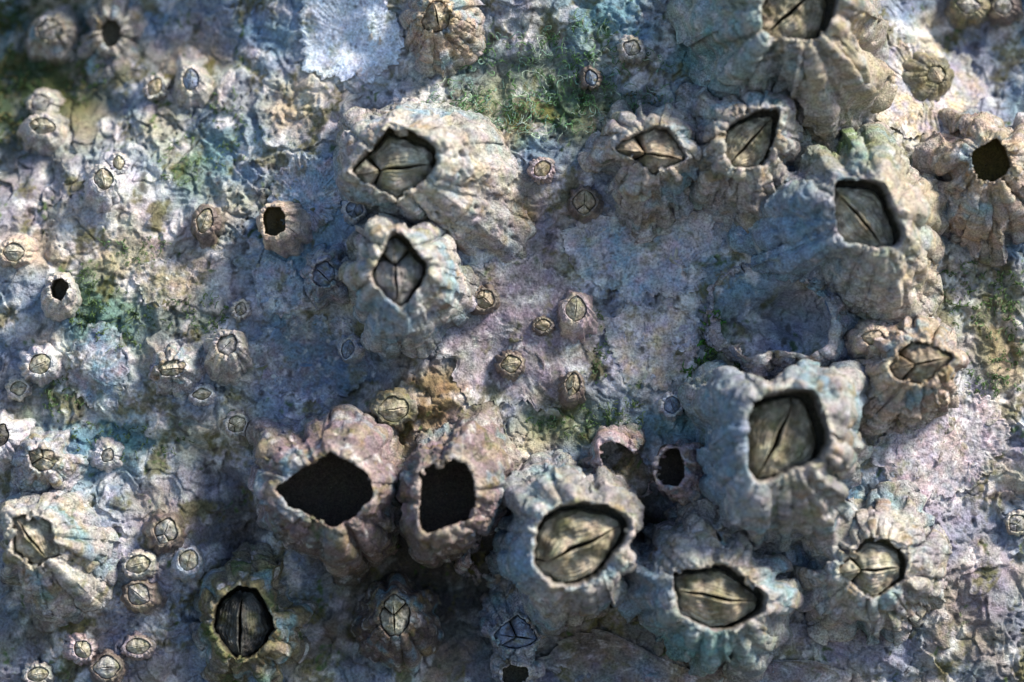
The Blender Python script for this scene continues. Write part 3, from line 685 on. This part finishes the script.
barnacle('barnacle', 'grey barnacle with angular four-sided mouth and thin raised rim',
    [(722,142),(726,127),(739,118),(756,111),(776,109),(779,111),(778,135),(771,158),(765,165),(751,168),(733,169),(725,158)],
    (744,160,54,74), 10.5, 'grey', tilt=(0.1,0.1), slit=((728,166),(777,112)), split=None, depth=2.6, rise=0.9, valve='olive', ribs=9, rib_amp=1.0,
    sutures=[-120,-70,10,100,170], seed=13, base_pts=[(690,110),(710,90),(750,86),(790,100),(795,140),(775,190),(735,240),(712,215),(700,165)], vtilt=(-0.12,-0.12), lip=1.1, stain=0.4, prof=1.5)
barnacle('barnacle', 'ragged barnacle with flaring torn rim and leaning triangular valves',
    [(611,148),(621,141),(638,133),(655,125),(668,128),(678,141),(687,157),(682,163),(665,168),(653,175),(646,170),(640,162),(624,155)],
    (648,168,48,54), 8.0, 'grey', tilt=(0.05,0.15), slit=((613,149),(685,161)), split=0.45, depth=1.8, rise=1.5, valve='tan', ribs=10, rib_amp=1.2,
    sutures=[-110,-50,80,170], seed=14, base_pts=[(602,150),(620,125),(660,113),(690,125),(697,165),(690,200),(660,225),(625,215),(610,180)], vtilt=(0,-0.15), lip=0.7, rim_noise=1.0, lobes=0.16, stain=0.5, prof=1.5)
barnacle('barnacle', 'massive barnacle with rough wall and gaping mouth, above the angular four-sided mouth',
    [(761,10),(761,30),(770,38),(784,38),(804,40),(818,38),(828,27),(836,10),(838,-8),(825,-20),(790,-24),(765,-15)],
    (788,36,110,96), 14.0, 'grey', tilt=(0.05,0.05), slit=((763,34),(820,-16)), split=None, depth=3.6, rise=1.2, valve='olive', ribs=11, rib_amp=1.4,
    sutures=[-125,-80,-40,30,150], seed=15, base_pts=[(680,20),(685,-40),(760,-80),(860,-60),(890,0),(885,60),(860,110),(830,128),(790,100),(740,95),(700,70)], vtilt=(-0.25,-0.1), patches=[(720,40,60,80,TEAL*1.3,0.45),(850,60,50,60,BEIGE*0.9,0.6)], lip=1.2, stain=0.6, prof=1.9, lobes=0.14)
barnacle('barnacle', 'tan barnacle with empty pointed mouth and fluted lower wall',
    [(971,154),(983,145),(995,137),(1003,147),(1012,165),(1007,174),(997,180),(987,182),(978,177),(973,165)],
    (984,184,60,64), 12.5, 'tan', tilt=(0.05,0.1), ribs=11, rib_amp=1.3, sutures=[-140,-95,-50,60,160], seed=16, base_pts=[(928,150),(950,122),(990,115),(1035,130),(1050,180),(1030,235),(990,250),(950,240),(930,200)], lip=0.9, empty_depth=4.5, stain=0.4, prof=1.6)
barnacle('barnacle', 'cream and orange barnacle with slanting open mouth and green algae spots on its flank',
    [(11,515),(28,514),(51,521),(57,543),(60,555),(46,562),(35,568),(21,557),(13,553),(11,532)],
    (57,557,53,60), 8.5, 'cream', tilt=(-0.1,0.1), slit=((15,518),(47,560)), split=None, depth=2.2, rise=1.4, valve='pale', ribs=9, rib_amp=0.9,
    sutures=[-120,-60,10,80,160], seed=17, base_pts=[(4,540),(5,510),(30,497),(75,505),(105,535),(110,570),(95,605),(55,620),(20,605),(8,575)], vtilt=(-0.1,-0.1), lip=0.6, stain=0.7, prof=1.5)
barnacle('barnacle', 'dark olive barnacle with gaping mouth and dark upright valves',
    [(215,610),(222,595),(240,585),(256,588),(268,605),(275,628),(268,645),(250,660),(235,660),(220,645),(212,628)],
    (254,620,50,62), 9.0, 'olive', tilt=(-0.05,0.05), slit=((243,588),(242,660)), split=None, depth=3.0, rise=1.8, valve='dark', ribs=9, rib_amp=1.0,
    sutures=[-70,20,90,170,250], seed=18, lip=0.8, stain=0.8, prof=1.7)
barnacle('barnacle', 'smooth brownish cone barnacle with pointed mouth in the dark hollow under two black mouths',
    [(379,617),(385,600),(394,593),(405,600),(411,612),(409,625),(400,636),(388,636),(381,627)],
    (397,625,48,47), 10.0, 'brown', rockblend=0.35, slit=((393,594),(395,636)), split=0.5, depth=0.5, rise=0.7, valve='pale', ribs=6, rib_amp=0.4, seed=19, lip=0.4,
    rough=0.45, stain=0.4, prof=1.4, n=180, nr=46)
barnacle('barnacle', 'blue-grey barnacle with narrow closed valves, wedged beneath the round-mouthed grey barnacle',
    [(493,635),(503,624),(518,614),(530,624),(539,639),(530,646),(515,650),(499,646)],
    (513,620,32,42), 7.5, 'slate', tilt=(0,0.15), slit=((495,634),(538,640)), split=0.5, depth=0.7, rise=0.7, valve='blue', ribs=7, rib_amp=0.5, seed=20, lip=0.45,
    stain=0.3, n=160, nr=44, rough=0.7)
barnacle('barnacle', 'small tan barnacle with square empty mouth under the narrow-valved blue-grey one',
    [(503,668),(512,664),(527,667),(529,676),(522,686),(508,687),(502,680)],
    (515,672,26,24), 5.5, 'white', seed=21, ribs=7, rib_amp=0.4, lip=0.45, empty_depth=3, n=120, nr=34, stain=0.3, rough=0.7)
barnacle('barnacle', 'small cream empty barnacle on the ribbed blue scar',
    [(263,215),(268,207),(280,207),(285,215),(285,230),(276,236),(265,234)],
    (286,229,28,29), 6.5, 'tan', tilt=(-0.2,0.05), seed=22, ribs=6, rib_amp=0.25, lip=0.35, empty_depth=5, n=130, nr=38, stain=0.15, small=True, sutures=None, prof=1.7)
barnacle('barnacle', 'small wrinkled bluish barnacle with gaping mouth, left of the upright diamond mouth',
    [(312,274),(316,264),(326,260),(334,267),(336,277),(329,286),(319,287),(313,282)],
    (330,278,23,33), 6.5, 'slate', tilt=(-0.1,0), slit=((314,266),(332,284)), split=None, depth=0.7, rise=0.5, valve='blue', seed=23, ribs=9, rib_amp=0.45, lip=0.4,
    n=130, nr=38, stain=0.2, rough=0.5)
barnacle('barnacle', 'pale brownish cone barnacle with notched gaping tip beside the white scar',
    [(420,22),(426,8),(433,1),(442,1),(451,14),(450,24),(444,31),(435,32),(425,30)],
    (445,32,38,46), 9.0, 'tan', tilt=(0,0.2), slit=((434,2),(440,31)), split=None, depth=0.6, rise=0.9, valve='tan', ribs=7, rib_amp=0.7,
    sutures=[-100,-55,30,150], seed=24, lip=0.4, stain=0.25, prof=1.3, rough=0.6, suture_depth=0.8)
barnacle('barnacle', 'cream barnacle with small diamond mouth, just above the cream and orange barnacle',
    [(28,451),(39,447),(53,451),(58,461),(51,470),(39,472),(31,466)],
    (48,464,34,35), 6.0, 'white', tilt=(-0.05,0), slit=((29,451),(57,463)), split=0.5, depth=0.6, rise=0.5, valve='pale', ribs=8, rib_amp=0.5, seed=25, lip=0.5,
    stain=0.6, n=150, nr=42, rough=0.7)
barnacle('barnacle', 'small cream barrel-shaped barnacle with dark empty mouth on bare lilac rock',
    [(50,287),(54,280),(62,278),(69,284),(67,294),(61,301),(52,297)],
    (62,299,20,24), 6.5, 'cream', tilt=(0,0.1), seed=26, ribs=6, rib_amp=0.2, lip=0.3, empty_depth=5, n=120, nr=36, stain=0.15, small=True, prof=2.0)
barnacle('barnacle', 'small grey barnacle with pointed keel below its mouth, right of the two oval-mouthed ones',
    [(216,345),(221,336),(233,334),(238,341),(236,350),(228,357),(219,353)],
    (228,357,21,30), 6.0, 'grey', slit=((219,353),(236,337)), split=None, depth=0.5, rise=0.5, valve='grey', ribs=6, rib_amp=0.5, seed=27, lip=0.4,
    n=130, nr=38, stain=0.2, small=True, prof=1.5)
barnacle('barnacle', 'whitish low barnacle with wide oval mouth on brown patched base',
    [(157,369),(166,361),(176,359),(185,363),(186,370),(177,376),(163,376)],
    (178,370,29,26), 4.5, 'white', slit=((158,370),(186,368)), split=None, depth=0.35, rise=0.45, valve='pale', ribs=7, rib_amp=0.4, seed=28, lip=0.4,
    n=130, nr=36, stain=0.4, rough=0.7)
barnacle('barnacle', 'eroded barnacle with hollow rotted centre next to dark moss',
    [(102,38),(101,27),(107,19),(116,20),(121,28),(119,40),(114,48),(106,46)],
    (111,34,34,50), 3.5, 'grey', seed=29, ribs=6, rib_amp=0.7, lip=2.2, empty_depth=1.2, n=150, nr=40, stain=0.4, rim_noise=0.9)
barnacle('barnacle', 'blurred grey barnacle with striped valves beside the eroded ring, on dark moss',
    [(37,28),(45,20),(57,20),(64,30),(60,39),(48,41),(39,37)],
    (55,38,30,34), 6.0, 'grey', slit=((39,36),(62,23)), split=None, depth=0.4, rise=0.6, valve='grey', seed=30, ribs=6, rib_amp=0.4, lip=0.6, n=130, nr=38, stain=0.6)
barnacle('barnacle', 'broken barnacle shell open to a brown hollow, between the round mouth and the tube-shaped barnacle',
    [(598,446),(608,440),(622,444),(640,458),(652,478),(650,496),(634,498),(618,488),(604,470)],
    (622,470,38,42), 9.0, 'lilac', tilt=(-0.25,0.0), seed=31, arc=(150,95), ribs=6, rib_amp=0.6, lip=0.7, empty_depth=5.5, n=160, nr=44, stain=0.6, rim_noise=1.0)
barnacle('barnacle', 'broken shell cup with smooth blue floor and jagged lower rim above the tallest barnacle',
    [(716,290),(735,272),(765,268),(800,276),(824,296),(834,322),(829,346),(808,357),(780,350),(748,358),(724,338)],
    (776,314,78,58), 12.0, 'cup', tilt=(0.06,-0.12), seed=32, arc=(-60,95), ribs=8, rib_amp=0.7, lip=0.5, empty_depth=3.2, n=240, nr=36, stain=0.4, rim_noise=2.0)

barnacle('barnacle', 'broken pinkish shell flange wedged between the squarish black mouth and the round-mouthed barnacle',
    [(470,548),(480,534),(497,530),(505,545),(500,568),(486,580),(473,568)],
    (486,556,30,34), 8.5, 'lilac', tilt=(-0.2,0.1), seed=33, arc=(120,100), ribs=7, rib_amp=0.5, lip=0.6, empty_depth=4, n=150, nr=40, stain=0.5, rim_noise=0.9)
barnacle('barnacle', 'worn closed shell bridging the gap between the ragged bluish rim and the tallest barnacle',
    [(690,536),(700,528),(716,530),(722,540),(712,548),(697,547)],
    (704,530,40,34), 8.0, 'grey', slit=((691,537),(721,540)), split=None, depth=0.8, rise=0.4, valve='dark', seed=34, ribs=8, rib_amp=0.7, lip=0.6, n=150, nr=40, stain=0.8)
# ---- small barnacles: mouth x, y, base centre x, y, base radii, mouth radii, slit angle, height mm, palette, valve, label
SMALL = [
    (202,394, 202,395, 14,12, 9,6, 8, 2.2, 'white','pale', 'tiny white barnacle touching the brown patched oval-mouthed one'),
    (237,424, 237,425, 13,13, 9,8, 30, 2.4, 'grey','pale', 'tiny grey barnacle with slanting slit, alone below the keeled one'),
    (40,364, 41,366, 22,20, 11,9, 25, 3.4, 'white','pale', 'whitish low barnacle with broad crossed valves above a tinier one'),
    (19,388, 20,388, 13,13, 8,7, 10, 2.2, 'grey','pale', 'tiny pale barnacle at the foot of the whitish low one'),
    (14,252, 18,251, 20,17, 10,9, 0, 3.2, 'tan','pale', 'pinkish brown barnacle with level slit, above the cream barrel-shaped one'),
    (241,309, 241,310, 9,10, 6,7, 80, 1.8, 'grey','grey', 'tiny grey barnacle with upright slit above the keeled one'),
    (205,221, 209,226, 18,22, 8,12, 70, 4.2, 'brown','pale', 'brown dome barnacle with upright slit, left of the small cream empty one'),
    (104,179, 102,190, 20,24, 9,10, 100, 3.4, 'white','pale', 'pale barnacle with forked valves on the white mound'),
    (119,163, 119,164, 10,10, 6,7, 95, 2.0, 'white','pale', 'tiny ring-like barnacle touching the forked one on the white mound'),
    (43,126, 45,134, 27,24, 12,8, -8, 4.2, 'grey','pale', 'grey barnacle with dark-edged oval mouth, overlapping another grey one behind it'),
    (41,103, 45,104, 20,16, 10,9, 20, 3.6, 'grey','grey', 'grey barnacle behind the dark-edged oval one, blurred'),
    (155,87, 157,88, 14,14, 7,9, 60, 3.0, 'grey','tan', 'small ring-rimmed barnacle with tan valves left of the pear-mouthed one'),
    (191,80, 193,88, 22,24, 8,10, 85, 4.0, 'grey','blue', 'barnacle with pear-shaped blue mouth, beside the small ring-rimmed one'),
    (584,202, 584,204, 18,18, 11,12, 88, 3.0, 'brown','tan', 'round dark brown barnacle with pale disc valves below the ragged-rimmed one'),
    (542,169, 541,171, 13,12, 9,7, 35, 2.6, 'lilac','tan', 'small striped barnacle by the shoulder of the large pale one'),
    (632,48, 631,50, 15,14, 9,8, 70, 2.8, 'grey','grey', 'small grey barnacle with disc valves on pale rock by the massive barnacle'),
    (591,78, 591,79, 12,12, 6,8, 105, 2.4, 'brown','blue', 'tiny dark barnacle with narrow valves at the edge of the algae mat'),
    (485,299, 482,300, 16,14, 9,9, -40, 3.2, 'brown','tan', 'ribbed brown barnacle at the foot of the upright diamond mouth'),
    (543,325, 543,326, 11,10, 8,6, 5, 2.2, 'brown','tan', 'tiny brown barnacle with level slit, alone on the purple crust'),
    (576,309, 577,320, 20,26, 10,12, 85, 4.6, 'lilac','pale', 'cone-shaped pale brown barnacle with pointed valves on the purple crust'),
    (511,364, 510,366, 15,14, 10,9, 10, 3.4, 'brown','olive', 'olive brown dome barnacle with small round valves on the purple crust'),
    (573,384, 571,392, 15,19, 7,11, 80, 4.0, 'brown','olive', 'olive brown barnacle with tall pointed mouth near the crust ridge'),
    (672,405, 672,405, 13,13, 8,8, 110, 3.0, 'slate','blue', 'small flat ring barnacle on blue-grey rock left of the tallest one'),
    (394,409, 394,409, 23,20, 15,13, 10, 3.6, 'olive','olive', 'flattened golden barnacle with leaf-shaped valves above the two black mouths'),
    (348,349, 353,349, 16,15, 6,9, 75, 4.4, 'slate','blue', 'small dark blue barnacle in the blue hollow'),
    (166,531, 164,533, 20,21, 12,13, 70, 3.2, 'brown','grey', 'round dark brown barnacle, uppermost on the lilac mound'),
    (138,564, 141,565, 17,15, 12,9, 15, 3.0, 'grey','pale', 'pale barnacle with leaf-shaped mouth on the lilac mound, touching a brown dome'),
    (189,560, 189,565, 16,18, 9,10, 75, 4.6, 'slate','pale', 'blue-grey dome barnacle on the lilac mound among brown ones'),
    (139,594, 145,597, 21,18, 12,11, -40, 3.8, 'brown','grey', 'dark brown dome barnacle, lowest on the lilac mound'),
    (83,649, 80,648, 16,15, 8,9, -50, 3.0, 'lilac','pale', 'small lilac barnacle with curled valves left of the brown round one'),
    (107,667, 108,668, 19,17, 13,12, 5, 3.2, 'brown','grey', 'brown round barnacle with pale valves, below the lilac mound'),
    (138,646, 139,647, 16,13, 12,8, 5, 2.6, 'lilac','pale', 'small barnacle with level leaf-shaped mouth beside the brown round one'),
    (38,674, 39,675, 16,13, 10,7, 10, 2.6, 'grey','pale', 'small grey barnacle on dark rock below the cream and orange one'),
    (1017,523, 1017,523, 13,13, 9,9, 45, 2.2, 'grey','grey', 'small flat disc barnacle alone on gritty grey rock below the ringed lilac scar'),
    (936,75, 926,78, 30,28, 9,9, -60, 4.0, 'olive','olive', 'blurred olive barnacle in the middle of the ribbed pale scar'),
    (968,5, 968,8, 24,22, 12,9, -5, 4.4, 'olive','grey', 'blurred olive barnacle touching a browner one, above the ribbed pale scar'),
    (1003,6, 1003,9, 20,20, 9,9, 10, 4.0, 'brown','grey', 'blurred brown barnacle touching an olive one, above the ribbed pale scar'),
    (355,209, 355,210, 14,13, 8,8, 70, 4.6, 'slate','blue', 'tiny bluish barnacle tucked between the two large pale ones'),
    (0,436, 4,440, 32,28, 9,12, 70, 4.6, 'white','dark', 'whitish barnacle with dark valves, above the small diamond mouth'),
    (108,455, 106,455, 17,18, 6,7, 60, 2.4, 'white','grey', 'worn whitish barnacle stump above the lilac mound'),
    (22,447, 14,470, 12,12, 6,6, 40, 2.0, 'lilac','grey', 'tiny lilac barnacle squeezed against the small diamond mouth'),
    (745,60, 730,62, 10,10, 5,5, 40, 1.0, 'grey','grey', None),
]
for i, (mx, my, bx, by, brx, bry, orx, ory, ang, hh, pal, vv, lab) in enumerate(SMALL):
    if lab is None or 'squeezed' in lab: continue
    # the long axis of the mouth follows the slit
    a = math.radians(ang)
    ext = orx if abs(math.cos(a)) > 0.7 else ory; oth = ory if abs(math.cos(a)) > 0.7 else orx
    apts = ell(mx, my, ext, oth, ang, 18)
    t = np.linspace(0, 2 * np.pi, 18, endpoint=False)
    rr_ = np.random.default_rng(900 + i).normal(size=18) * 0.03
    pe = (1.25 + 0.5 * ((i * 7) % 5) / 4); dia = 1 / (np.abs(np.cos(t)) ** pe + np.abs(np.sin(t)) ** pe) ** (1 / pe)
    apts = np.array([mx, my]) + (apts - [mx, my]) * (dia * 1.12 + rr_)[:, None]
    s0 = (mx - ext * math.cos(a), my + ext * math.sin(a)); s1 = (mx + ext * math.cos(a), my - ext * math.sin(a))
    barnacle('barnacle', lab, apts, (bx, by, brx, bry), hh, pal, slit=(s0, s1), split=(0.38 if i % 4 == 1 else None), depth=0.30, rise=0.55, valve=vv,
             ribs=6 + i % 4, rib_amp=0.22 + 0.10 * (i % 3), seed=100 + i * 3, lip=0.22, n=96, nr=26, small=True, lobes=0.16, rim_noise=0.3, stain=0.35, prof=1.5 + 0.1 * (i % 4))

# ------------------------------------------------------------------ crusts and scars lying on the rock
def crust(name, label, cat, outline, th, c1, c2, kind='plain', seed=0, centre=None, nr=70, n=260, ribs=60, follow=0.3, amp=0.25, mat=None, rockmix=0.35):
    o = np.asarray(outline, float)
    wc_ = on_rock(o[:, 0].mean(), o[:, 1].mean())[2]
    k = np.array(uv(o[:, 0], o[:, 1], wc_)).T
    c, t, rr = closed_curve(k, n, c=None if centre is None else np.array(uv(*centre, wc_)), smooth=2)
    tt = np.stack([np.cos(t), np.sin(t)], -1)
    circ = np.stack([np.cos(t) * 3, np.sin(t) * 3, np.full(n, seed * 1.7)], -1)
    rr = rr * (1 + 0.16 * n3(circ, 1, seed) + 0.10 * n3(circ * 3, 1, seed + 1) + 0.05 * n3(circ * 9, 1, seed + 2))
    q = np.concatenate([np.linspace(0.01, 0.9, nr - 14), np.linspace(0.9, 1.0, 15)[1:]])
    xy = c + q[:, None, None] * tt[None] * rr[None, :, None]
    x, y = xy[..., 0], xy[..., 1]
    hs = HS(x, y); hl = HL(x, y)
    edge = sstep(1.0, 0.955, q)[:, None]
    z = hl * (1 - follow) + hs * follow + th + 0.25 * n2(x, y, 4, seed) + 0.14 * n2(x, y, 1.4, seed + 1) + 0.07 * n2(x, y, 0.6, seed + 2)
    rimup = 0.22 * np.exp(-((q - 0.93) / 0.035) ** 2)[:, None] * (0.5 + n3(circ, 1, seed + 4))[None]
    z = z + rimup
    qq = q[:, None] * np.ones(n)
    if kind == 'ribs':
        z = z + amp * np.sin(t * ribs + 3.0 * n3(circ * 2, 1, seed + 5))[None] * sstep(0.35, 0.6, qq) * np.clip(0.6 + 1.0 * n2(x, y, 5, seed + 17), 0, 1.3)
    if kind == 'rings':
        z = z + amp * np.sin(qq * 26 + 1.6 * n2(x, y, 7, seed + 6)) * sstep(0.15, 0.4, qq) * np.clip(0.4 + 1.2 * n2(x, y, 9, seed + 7), 0.1, 1)
        z = z * edge + (hs - 0.5) * (1 - edge)
    pts = np.stack([x, y, z], -1)
    m = np.clip(0.5 + 0.9 * n2(x, y, 4.0, seed + 8) + 0.6 * n2(x, y, 1.1, seed + 9), 0, 1)
    C = mixc(np.asarray(c1), np.asarray(c2), m)
    C = mixc(C, rock_colour(x, y), np.clip(rockmix + 0.8 * n2(x, y, 3.0, seed + 16) + 0.5 * sstep(0.7, 1.0, qq), 0, 0.9))
    C = mixc(C, WHITE, np.clip(1.2 * n2(x, y, 1.8, seed + 10) + 0.8 * n2(x, y, 0.6, seed + 11) - 0.4, 0, 0.6) * 0.8)
    C = mixc(C, DARK, np.clip(1.4 * n2(x, y, 0.9, seed + 12) + 0.8 * n2(x, y, 2.8, seed + 13) - 0.65, 0, 0.7))
    C = mixc(C, OLIVE, np.clip(1.5 * n2(x, y, 3.5, seed + 14) + 0.7 * n2(x, y, 0.8, seed + 15) - 0.6, 0, 0.6))
    P = np.array([c[0], c[1], float(HS(c[0], c[1]))])
    ob = mesh_obj(name, pts.reshape(-1, 3) - P, grid_quads(len(q), n, True), C.reshape(-1, 3), mat or M_CRUST)
    ob.matrix_world = Matrix.Translation(wpos(P)) @ AX.to_4x4()
    ob['label'] = label; ob['category'] = cat
    return ob

crust('shell_scar', 'bright bluish white shell scar beside the notched cone barnacle', 'shell scar',
      [(302,-12),(330,-20),(380,-16),(396,20),(404,45),(400,66),(380,78),(352,82),(330,78),(306,70),(298,40)], 0.5, np.array([0.66,0.71,0.78]), np.array([0.50,0.57,0.68]), 'ribs', 201, ribs=56, amp=0.06, rockmix=-0.2, follow=0.2)
crust('shell_scar', 'bluish fan-shaped scar with radiating ribs under the small cream empty barnacle', 'shell scar',
      [(268,190),(280,165),(305,154),(330,160),(346,180),(345,205),(325,228),(300,236),(275,222)], 0.5, LILAC * 1.1, BLUEGREY * 1.1, 'ribs', 202, centre=(308,205), ribs=40, amp=0.17, rockmix=-0.05, follow=0.12)
crust('shell_scar', 'broad lilac scar with curved growth rings below the pinkish cream barnacle', 'shell scar',
      [(862,440),(880,412),(920,395),(965,388),(1005,400),(1014,430),(1000,465),(960,498),(920,505),(885,490)], 0.4, LILAC * 1.15, PINK, 'rings', 203, centre=(960,440), amp=0.22, rockmix=0.05, follow=0.15)
crust('shell_scar', 'blurred pale scar with a fringe of ribs around the olive barnacle', 'shell scar',
      [(868,70),(895,45),(935,40),(975,50),(992,85),(985,115),(955,135),(915,140),(880,132),(862,105)], 0.6, LILAC * 1.2, BEIGE, 'ribs', 204, ribs=42, amp=0.2, rockmix=0.1, follow=0.15)
crust('crust', 'flat purple-grey crust carrying four small barnacles in the middle of the rock', 'crust',
      [(450,300),(462,272),(500,256),(535,252),(560,275),(596,300),(604,330),(590,370),(560,405),(510,410),(470,400),(446,370),(440,335)], 0.5, PURPLE * 1.05, PURPLE * 1.5, 'plain', 205)
crust('crust', 'pale blue-grey crust sheet in the shallow hollow below the ragged barnacle', 'crust',
      [(552,225),(575,225),(620,215),(665,205),(705,215),(718,245),(705,280),(670,296),(630,300),(600,290),(570,262)], 0.35, LILAC * 1.25, BLUEGREY * 1.3, 'plain', 206)
crust('crust', 'mottled whitish crust with green margin beside the dark green weed', 'crust',
      [(606,320),(630,306),(665,302),(698,312),(704,340),(692,372),(665,388),(635,385),(612,365)], 0.35, LILAC * 1.3, BEIGE * 0.9, 'plain', 207)
crust('crust', 'smooth dark blue crust with a cracked upper edge, left of the golden barnacle', 'crust',
      [(254,340),(275,326),(310,315),(345,322),(372,345),(372,375),(345,398),(310,402),(275,396),(256,375)], 0.3, BLUEGREY * 1.05, PURPLE * 1.1, 'plain', 208, follow=0.25, rockmix=0.3)
crust('crust', 'dark lilac crust lobe between the brown patched barnacle and the barrel-shaped one', 'crust',
      [(70,350),(85,328),(108,322),(124,345),(128,380),(118,408),(98,415),(76,400),(66,378)], 0.6, PURPLE * 1.2, BLUEGREY, 'plain', 209)
crust('crust', 'round greyish crust with sunken centre above the brown patched barnacle', 'crust',
      [(132,275),(150,258),(175,256),(192,272),(190,296),(170,308),(145,304)], 0.5, WHITE * 0.7, BEIGE * 0.8, 'plain', 210, n=180, nr=50)
crust('crust', 'bluish crust with chipped edge at the lower left of the ribbed scar', 'crust',
      [(252,275),(262,255),(290,262),(305,280),(306,305),(280,315),(258,312)], 0.4, BLUEGREY * 1.2, LILAC, 'plain', 211, n=180, nr=50)
crust('crust', 'grey brown crust sheet under the barnacle with ragged bluish rim', 'crust',
      [(560,640),(600,622),(640,650),(700,672),(790,650),(840,668),(845,720),(700,730),(570,720),(545,670)], 0.4, PURPLE, BROWN * 1.6, 'plain', 212)

# ------------------------------------------------------------------ green weed: fine threads and little fronds
def weed(name, label, patches, seed, length=(1.2, 3.2), rad=(0.05, 0.12), cols=(GREEN, srgb(74,98,58), srgb(96,116,84))):
    rg = np.random.default_rng(seed)
    V_, Q_, C_ = [], [], []; off = 0
    k = 5; ang = np.linspace(0, 2 * np.pi, k, endpoint=False)
    for px, py, rx, ry, cnt in patches:
        for _ in range(cnt):
            r = math.sqrt(rg.uniform()); a = rg.uniform(0, 2 * np.pi)
            u0, v0, _w = on_rock(px + rx * r * math.cos(a), py + ry * r * math.sin(a))
            if n2(np.array([u0]), np.array([v0]), 2.6, seed)[0] < -0.12: continue
            m = int(rg.integers(7, 13)); L = rg.uniform(*length)
            th = rg.uniform(0, 2 * np.pi); curl = rg.normal() * 0.5; lift = rg.uniform(0.3, 1.0)
            pts = np.zeros((m, 3)); p = np.array([u0, v0])
            for i in range(m):
                s = i / (m - 1)
                pts[i, :2] = p; pts[i, 2] = float(HS(p[0], p[1])) + 0.15 + lift * L * 0.5 * math.sin(math.pi * min(1, s * 0.9 + 0.05)) - 0.05
                th += curl + rg.normal() * 0.45; p = p + L / m * np.array([math.cos(th), math.sin(th)])
            tan = np.gradient(pts, axis=0); tan /= np.linalg.norm(tan, axis=1)[:, None] + 1e-9
            s1 = np.cross(tan, [0, 0, 1.0]); s1 /= np.linalg.norm(s1, axis=1)[:, None] + 1e-6; s2 = np.cross(tan, s1)
            rr = rg.uniform(*rad) * (1 - 0.6 * np.linspace(0, 1, m) ** 2) * (1 + 0.35 * rg.normal(size=m)).clip(0.4, 1.8)
            ring = pts[:, None] + rr[:, None, None] * (np.cos(ang)[None, :, None] * s1[:, None] + np.sin(ang)[None, :, None] * s2[:, None])
            V_.append(ring.reshape(-1, 3)); Q_.append(grid_quads(m, k, True) + off); off += m * k
            cc = cols[int(rg.integers(len(cols)))] * rg.uniform(0.6, 1.3)
            C_.append(np.tile(cc, (m * k, 1)))
    V_ = np.concatenate(V_); P = V_.mean(0)
    ob = mesh_obj(name, V_ - P, np.concatenate(Q_), np.concatenate(C_), M_ALGAE)
    ob.matrix_world = Matrix.Translation(wpos(P)) @ AX.to_4x4()
    ob['label'] = label; ob['category'] = 'algae'; ob['kind'] = 'stuff'
    return ob

weed('green_algae', 'matted green thread algae between the brownish cone barnacle and the small dark one', [(520,85,95,50,400), (575,62,50,44,220), (480,108,60,18,150), (570,115,60,26,140), (640,70,30,40,40), (650,110,30,16,60)], 301, (1.0, 3.4), (0.04, 0.10), (srgb(76,110,66), srgb(100,132,96), srgb(146,162,146), srgb(112,140,128), srgb(62,94,54)))
weed('green_algae', 'dark green weed tuft growing up the seam beside the blue cup', [(712,345,9,32,130), (700,372,14,12,70), (748,372,16,10,110), (722,385,20,10,60)], 302, (1.0, 2.6), (0.09, 0.22), (GREEN * 0.8, GREEN * 1.3, srgb(60,104,44)))
weed('green_algae', 'dark mossy growth around the eroded ring barnacle', [(15,80,45,70,500), (85,60,20,50,140), (30,15,60,20,160)], 303, (1.2, 3.0), (0.06, 0.16), (GREEN * 0.7, GREEN, OLIVE * 0.7))
weed('green_algae', 'scattered green specks of weed among the small barnacles near the barrel-shaped one', [(85,300,18,36,130), (120,320,40,30,120), (195,315,34,22,130), (180,165,26,22,100), (225,130,40,40,120), (60,400,40,22,90), (140,250,40,14,70), (120,440,70,20,110)], 304, (0.7, 1.8), (0.05, 0.11))
weed('green_algae', 'sparse green weed on the pale rock below the fluted tan barnacle', [(1005,320,22,50,160), (965,290,24,40,90), (985,385,36,14,70)], 305, (0.8, 2.0), (0.05, 0.12))
weed('green_algae', 'dark weed fringe on the pale rock left of the angular mouth', [(640,108,30,18,170)], 306, (0.7, 1.6), (0.05, 0.11), (GREEN * 0.7, TEAL * 0.6, OLIVE * 0.7))
weed('green_algae', 'green weed wisps along the foot of the purple crust', [(570,420,50,16,120), (625,415,20,20,50), (600,345,10,40,50)], 307, (0.7, 1.8), (0.05, 0.12))
